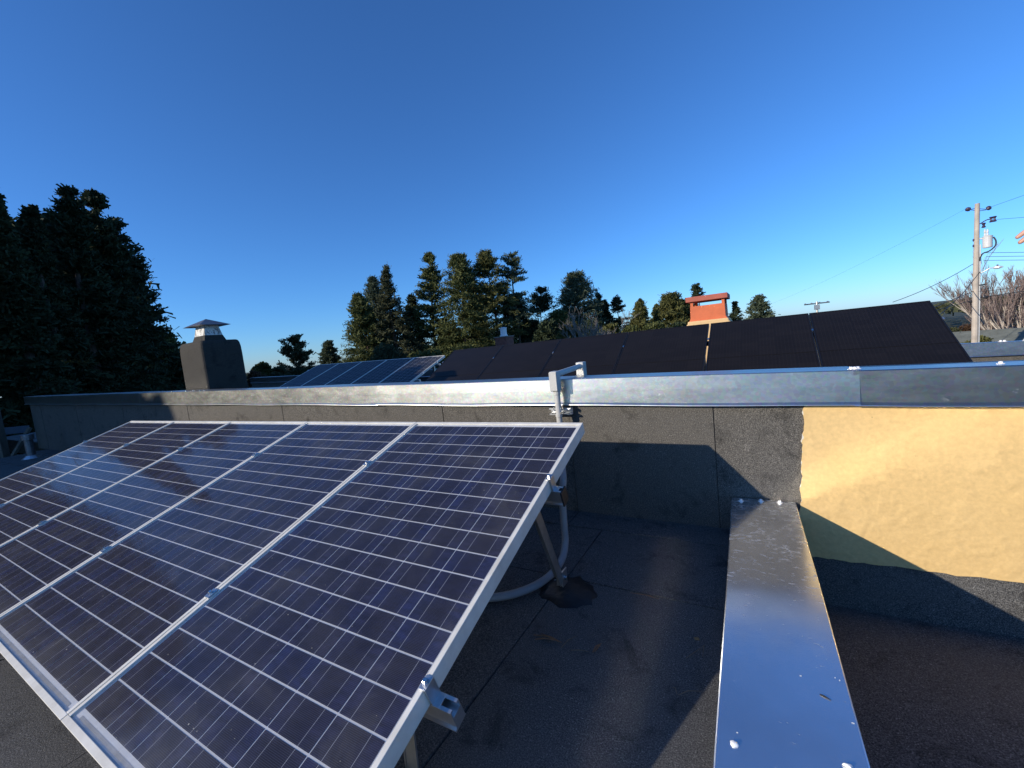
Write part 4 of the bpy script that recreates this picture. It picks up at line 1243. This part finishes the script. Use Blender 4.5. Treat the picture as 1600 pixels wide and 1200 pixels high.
# ------------------------------------------------------------------ neighbouring houses
def house(loc, w, l, eave, ridge, rz, wall, roofm, label, gable=True, chimney=None, extra=None):
    r_ = empty('house', loc, (0, 0, rz))
    MB().prism([(-w / 2, 0), (w / 2, 0), (w / 2, eave), (0, ridge - .12), (-w / 2, eave)], 'y', -l / 2, l / 2).build('wall', wall, r_)
    rf = None
    for s_ in (-1, 1):
        mb = MB(); th = .12; dx = .45; k = (ridge - eave) / (w / 2)
        poly = [(0, ridge), (s_ * (w / 2 + dx), eave - k * dx), (s_ * (w / 2 + dx), eave - k * dx + th), (0, ridge + th)]
        mb.prism(poly, 'y', -l / 2 - .4, l / 2 + .4); rf = mb.build('roof', roofm, r_)
    for s_ in (-1, 1):
        for yy in (-l / 4, l / 4):
            wd = MB().box(s_ * (w / 2 + .01) - .03, s_ * (w / 2 + .01) + .03, yy - .6, yy + .6, 1.0, 2.2).build('window', WHITEPAINT, r_)
            MB().box(s_ * (w / 2 + .045) - .01, s_ * (w / 2 + .045) + .01, yy - .52, yy + .52, 1.08, 2.12).build('pane', BLACKFRAME, wd)
    if chimney: chimney(r_, rf)
    return tag(r_, label, 'house', 'neighbouring houses')


ROOFG = plain("grey_green_shingle", (0.16, 0.17, 0.14), 0.9, 0, .25, 1.5)
ROOFB = plain("brown_shingle", (0.15, 0.12, 0.10), 0.9, 0, .25, 1.5)
WYEL = plain("yellow_siding", (0.72, 0.56, 0.27), 0.8, 0, .08, 2)
WWHT = plain("white_siding", (0.72, 0.70, 0.66), 0.8, 0, .06, 2)
BRICK = plain("red_brick", (0.22, 0.085, 0.06), 0.9, 0, .3, 8)
def hpos(px_, py_, d, off):   # ridge pixel -> foot position and ridge height
    p = at_d(px_, py_, d); g_ = gz(p.x, p.y); return Vector((p.x, p.y, g_)), p.z - g_
p, z = hpos(1550, 517, 58, 0)
house(p, 9, 9, z - 1.9, z, R(73), WWHT, ROOFG, 'low house with a grey green roof behind the utility pole')
p, z = hpos(1590, 513, 66, 0)
house(p, 7, 9, z - 1.7, z, R(-12), WYEL, ROOFB, 'yellow gabled house behind the birch clump at the right edge')
def brick_ch(r_, rf):
    pass
p = at_d(789, 540, 22)
zb = at_d(787, 527, 22).z; zc = at_d(788, 512, 22).z
nh = house(Vector((p.x + 1.2, p.y + 1.0, 0)), 7, 8, 2.4, at_d(789, 548, 22).z - .1, R(35), WWHT, ROOFB, 'low house hidden behind the black row with the brick chimney')
bc = tag(empty('chimney', (p.x, p.y, 2.6)), 'small red brick chimney with a white metal flue cap under the pines', 'chimney')
ww = wid(777, 798, 535, 22) / 2
MB().box(-ww, ww, -ww, ww, 0, zb - 2.6).build('stack', BRICK, bc)
MB().box(-ww - .04, ww + .04, -ww - .04, ww + .04, zb - 2.6, zb - 2.6 + .05).build('crown_slab', GREYBARK, bc)
r1 = wid(783, 793, 520, 22) / 2
MB().lathe([(r1 * 1.25, zb - 2.55), (r1 * 1.25, zb - 2.50), (r1, zb - 2.48), (r1, zc - 2.64), (r1 * 1.15, zc - 2.63), (r1 * 1.15, zc - 2.60), (r1 * .3, zc - 2.57)], 12).build('flue_cap', WHITEPAINT, bc)

# ------------------------------------------------------------------ utility pole
PD = 48
ptop, pbot = at_d(1527, 318, PD), at_d(1523, 535, PD)
POLEW = plain("weathered_pole", (0.50, 0.43, 0.35), 0.9, 0, .22, 1.3)
DARKINS = plain("dark_insulator", (0.045, 0.03, 0.06), 0.4, 0, .1, 6)
WIREM = plain("cable_black", (0.02, 0.02, 0.022), 0.6, 0, .1, 4)
pole = tag(empty('utility_pole', (pbot.x, pbot.y, 0.0)), 'weathered wooden utility pole with a grey transformer and a street light arm', 'utility pole')
dv = (ptop - pbot) / (ptop.z - pbot.z)
def on_pole(z): return Vector((dv.x * (z - pbot.z), dv.y * (z - pbot.z), z))
MB().tube([on_pole(z) for z in (-4.0, 0, 3, 6, ptop.z)], [.22, .20, .185, .165, .135], 12).build('post', POLEW, pole)
def loc_px(px_, py_, d=PD): 
    p = at_d(px_, py_, d); return Vector((p.x - pbot.x, p.y - pbot.y, p.z))
def at_pole(px_, py_):
    return loc_px(px_, py_)
for a, b, t1, t2 in (((1527, 325), (1517, 327), (1508, 327), 0), ((1527, 326), (1541, 327), (1549, 323), 0)):
    MB().tube([at_pole(*a), at_pole(*b)], .022, 6).build('pin_arm', DARKINS, pole)
    MB().tube([at_pole(a[0], a[1] + 4), at_pole(b[0], b[1] + 1)], .022, 6).build('pin_arm', DARKINS, pole)
    P0, P1 = at_pole(*b), at_pole(*t1)
    MB().tube([P0, P0.lerp(P1, .15), P0.lerp(P1, .5), P0.lerp(P1, .85), P1], [.05, .14, .16, .13, .04], 10).build('insulator', DARKINS, pole)
MB().tube([at_pole(1531, 350), at_pole(1537, 346), at_pole(1543, 343), at_pole(1548, 342.5)], .035, 6).build('arm', DARKINS, pole)
for c in ((1549, 343), (1554, 342)):
    p_ = at_pole(*c); MB().lathe([(.06, -.20), (.13, -.17), (.06, -.05), (.06, .05), (.13, .17), (.06, .20)], 8, p_).build('insulator', DARKINS, pole)
p_ = at_pole(1537, 352); MB().lathe([(.06, -.18), (.13, -.15), (.06, 0), (.13, .15), (.06, .18)], 8, p_).build('insulator', DARKINS, pole)
for c in ((1523, 375), (1523, 384)):
    p_ = at_pole(*c); MB().lathe([(.05, -.12), (.12, -.06), (.12, .06), (.05, .12)], 8, p_).build('insulator', DARKINS, pole)
TRM = plain("transformer_grey", (0.62, 0.62, 0.60), 0.5, 0, .05, 3)
ct, cb = at_pole(1543, 370), at_pole(1543, 387)
rt = wid(1535, 1551, 380, PD) / 2
tk = MB().lathe([(rt * .93, cb.z), (rt, cb.z + .05), (rt, ct.z - .02), (rt * 1.06, ct.z), (rt * 1.06, ct.z + .05), (rt * .3, ct.z + .12)], 18, (ct.x, ct.y, 0)).build('transformer', TRM, pole, smooth=False)
for dx_ in (1539, 1543):
    q0, q1 = at_pole(dx_, 369), at_pole(dx_ + .5, 358); o = MB().lathe([(.045, q0.z), (.07, q0.z + .1), (.045, q0.z + .2), (.07, q0.z + .3), (.03, q1.z)], 8, (q0.x, q0.y, 0)).build('bushing', TRM, pole)
MB().tube([at_pole(1530, 373), at_pole(1537, 373)], .05, 6).build('bracket', TRM, pole)
MB().tube(catmull([at_pole(1552, 370), at_pole(1556, 376), at_pole(1555, 384), at_pole(1546, 392), at_pole(1536, 396), at_pole(1532, 402), at_pole(1531, 408)]), .045, 6).build('drop_cable', WIREM, pole)
LAMP = plain("street_light_grey", (0.62, 0.66, 0.68), .4, .3, .05, 4)
MB().tube(catmull([at_pole(1531, 427), at_pole(1538, 424), at_pole(1546, 419.5), at_pole(1553, 418)]), .032, 8).build('lamp_arm', LEGM, pole)
la, lb_ = at_pole(1551, 418.5), at_pole(1568, 416.5)
lh = MB().tube([la, la.lerp(lb_, .2), la.lerp(lb_, .6), lb_], [.05, .11, .12, .03], 10).build('lamp_head', LAMP, pole)
MB().tube([la.lerp(lb_, .45) + Vector((0, 0, .08)), la.lerp(lb_, .45) + Vector((0, 0, .2))], .05, 8).build('photocell', DARKINS, lh)
for c0, c1 in (((1529, 446), (1540, 444)),):
    MB().tube([at_pole(*c0), at_pole(*c1)], .05, 6).build('crossarm', WIREM, pole)
for c0, c1 in (((1536, 466), (1545, 463)), ((1513, 471), (1521, 472))):
    MB().tube([at_pole(*c0), (at_pole(*c0) + at_pole(*c1)) / 2, at_pole(*c1)], [.04, .13, .05], 8).build('splice_case', WIREM, pole)
MB().tube([Vector((.21, -.05, 0)) + on_pole(0), on_pole(8.0) + Vector((.19, -.05, 0))], .035, 6).build('riser_pipe', TRM, pole)
def wire(pts, r_, label, sag=.0):
    P_ = []
    for k in range(len(pts) - 1):
        a, b = at_d(*pts[k]), at_d(*pts[k + 1])
        for q in range(9):
            u = q / 9; w = a.lerp(b, u); w.z -= sag * 4 * u * (1 - u); P_.append(w)
    P_.append(at_d(*pts[-1]))
    return tag(MB().tube(P_, r_, 5).build('wire', WIREM), label, 'wire', 'wires on the utility pole')
wire([(1521, 412, 48), (1395, 472, 40)], .020, 'service wire running from the pole down to the middle of the black row', .2)
wire([(1521, 455, 48), (1462, 479, 36), (1420, 500, 30)], .022, 'thick wire crossing to the top corner of the black row')
wire([(1513, 471, 48), (1465, 484, 38), (1420, 503, 30)], .022, 'lower wire crossing just under the thick wire')
wire([(1531, 425, 48), (1505, 458, 42), (1472, 489, 36), (1440, 520, 30)], .022, 'steep service drop from the lamp arm towards the black row')
wire([(1545, 463, 48), (1620, 452, 46)], .025, 'telephone cable running right from the splice case')
wire([(1530, 455, 48), (1620, 442, 46)], .014, 'cable just above the telephone cable on the right', .1)
wire([(1538, 395, 48), (1620, 394, 46)], .016, 'top of three low wires leaving the pole to the right')
wire([(1541, 401, 48), (1620, 400, 46)], .016, 'middle of three low wires leaving the pole to the right')
wire([(1537, 407, 48), (1620, 406, 46)], .016, 'bottom of three low wires leaving the pole to the right')
wire([(1556, 343, 48), (1620, 338, 46)], .012, 'thin high wire leaving the double insulator to the right')
wire([(1549, 323, 48), (1620, 298, 44)], .010, 'thin wire rising from the right top insulator')
wire([(1508, 327, 48), (1195, 478, 92)], .006, 'thin wire falling away from the left top insulator', .5)
wire([(1521, 480, 48), (1500, 520, 47)], .012, 'guy wire close to the pole on its left')

# ------------------------------------------------------------------ person standing right of the picture, fingertips reaching in
SKIN = plain("skin", (0.60, 0.33, 0.23), 0.5, 0, .10, 30)
SHIRT = plain("dark_shirt", (0.05, 0.06, 0.09), 0.85, 0, .15, 12)
JEANS = plain("blue_trousers", (0.05, 0.07, 0.12), 0.85, 0, .15, 12)
HAIR = plain("brown_hair", (0.05, 0.032, 0.02), 0.7, 0, .3, 40)


def skin_fig(name, chains, mat, parent=None, root=None, levels=1):
    """chains: lists of ((x,y,z), radius) joints; joints at the same place are shared"""
    V, Rr, Ed, idx = [], [], [], {}
    def vid(p, r):
        k = tuple(round(c, 4) for c in p)
        if k not in idx: idx[k] = len(V); V.append(p); Rr.append(r)
        return idx[k]
    for ch_ in chains:
        prev = None
        for p, r in ch_:
            i = vid(p, r)
            if prev is not None and prev != i: Ed.append((prev, i))
            prev = i
    me = bpy.data.meshes.new(name); me.from_pydata(V, Ed, []); me.materials.append(mat)
    o = bpy.data.objects.new(name, me); col.objects.link(o)
    sk = o.modifiers.new("skin", 'SKIN'); sk.use_smooth_shade = True
    for i, d in enumerate(me.skin_vertices[0].data):
        r = Rr[i]; d.radius = (r, r) if not hasattr(r, '__len__') else r; d.use_root = (i == 0)
    sb = o.modifiers.new("smooth", 'SUBSURF'); sb.levels = sb.render_levels = levels
    if parent is not None: o.parent = parent
    return o


f1, f2 = at_d(1586.5, 372.0, 2.20), at_d(1590.5, 380.0, 2.21)
B0 = Vector((1.42, 1.86, DECKR))
pn = tag(empty('person', B0), 'person at the right edge, only two fingertips of an outstretched hand showing', 'person')
L_ = lambda v: tuple(Vector(v) - B0)
pel, chest, neck = (0, 0, .93), (0, 0, 1.28), (-.01, 0, 1.45)
shl, shr = (.0, .19, 1.40), (.0, -.19, 1.40)
wrist = Vector(L_(f1)) + Vector((.185, -.020, .055)); elbow = Vector((-.24, .16, 1.30)); palm = wrist + Vector((-.075, .008, -.020))
tip = [Vector(L_(f1)), Vector(L_(f2))]
fing = []
for k, (tp, off) in enumerate(((tip[0], (-.095, .014, -.012)), (tip[1], (-.095, .010, -.034)), (tip[1] + Vector((.022, .012, -.012)), (-.085, .004, -.052)), (tip[1] + Vector((.045, .016, -.022)), (-.072, -.002, -.066)))):
    kn = wrist + Vector(off); m1 = kn.lerp(tp, .42) + Vector((-.002, 0, .008)); m2 = kn.lerp(tp, .74) + Vector((0, 0, .006))
    fing.append([(tuple(palm), (.030, .018)), (tuple(kn), .0105), (tuple(m1), .0092), (tuple(m2), .0085), (tuple(tp + Vector((.004, 0, .001))), .0068), (tuple(tp), .0045)])
thumb = [(tuple(wrist.lerp(palm, .35)), (.026, .017)), (tuple(wrist + Vector((-.045, -.026, -.028))), .0115), (tuple(wrist + Vector((-.078, -.030, -.046))), .0100), (tuple(wrist + Vector((-.102, -.026, -.054))), .0070)]
arm = [(shl, .062), (tuple(Vector(shl).lerp(elbow, .5)), .050), (tuple(elbow), .041), (tuple(elbow.lerp(wrist, .4)), .038), (tuple(wrist), (.027, .021)), (tuple(wrist.lerp(palm, .35)), (.026, .017)), (tuple(palm), (.030, .018))]
arm2 = [(shr, .062), ((.02, -.24, 1.22), .048), ((.02, -.27, 1.10), .040), ((-.03, -.28, .96), .034), ((-.06, -.27, .84), .024), ((-.07, -.27, .78), (.030, .017)), ((-.08, -.265, .70), .016)]
torso = [(pel, (.125, .105)), ((0, 0, 1.10), (.14, .11)), (chest, (.155, .12)), ((0, 0, 1.41), (.10, .08)), (neck, .056), ((-.015, 0, 1.52), .058), ((-.03, 0, 1.565), (.070, .080)), ((-.03, 0, 1.61), (.078, .092)), ((-.025, 0, 1.66), (.080, .095)), ((-.02, 0, 1.71), (.072, .085)), ((-.02, 0, 1.745), (.045, .05))]
nose = [((-.03, 0, 1.61), (.078, .092)), ((-.128, 0, 1.605), .012)]
legs = [[(pel, (.125, .105)), ((0, s * .10, .88), .095), ((-.01, s * .11, .50), .060), ((.02, s * .11, .12), .042), ((.02, s * .11, .05), .038), ((-.09, s * .115, .028), .032), ((-.15, s * .12, .022), .022)] for s in (-1, 1)]
skin_fig('body', [torso, [((0, 0, 1.41), (.10, .08)), (shl, .062)], [((0, 0, 1.41), (.10, .08)), (shr, .062)], arm, arm2, thumb, nose] + fing + legs, SKIN, pn, levels=2)
skin_fig('shirt', [[((0, 0, .80), (.185, .165)), ((0, 0, .93), (.188, .165)), ((0, 0, 1.10), (.172, .150)), (chest, (.178, .145)), ((0, 0, 1.415), (.112, .092))], [((0, 0, 1.415), (.112, .092)), (shl, .078), (tuple(Vector(shl).lerp(elbow, .5)), .066), (tuple(elbow), .056), (tuple(elbow.lerp(wrist, .3)), .050)], [((0, 0, 1.415), (.112, .092)), (shr, .078), ((.02, -.24, 1.22), .064), ((.02, -.27, 1.10), .055), ((-.03, -.28, .98), .047)]], SHIRT, pn)
skin_fig('trousers', [[((0, 0, 1.0), (.172, .132)), ((0, 0, .93), (.175, .137))]] + [[((0, 0, .93), (.175, .137)), ((0, s * .10, .86), .108), ((-.01, s * .11, .50), .075), ((.02, s * .11, .10), .060)] for s in (-1, 1)], JEANS, pn)
skin_fig('hair', [[((.035, 0, 1.56), (.050, .072)), ((.022, 0, 1.62), (.074, .094)), ((.008, 0, 1.68), (.084, .100)), ((-.008, 0, 1.725), (.080, .092)), ((-.012, 0, 1.765), (.058, .066)), ((-.012, 0, 1.785), (.03, .034))]], HAIR, pn, levels=2)
skin_fig('shoe', [[((.05, s * .11, .03), .042), ((-.08, s * .115, .035), .044), ((-.17, s * .12, .028), .030)] for s in (1,)], BITUMEN, pn)
skin_fig('shoe', [[((.05, s * .11, .03), .042), ((-.08, s * .115, .035), .044), ((-.17, s * .12, .028), .030)] for s in (-1,)], BITUMEN, pn)
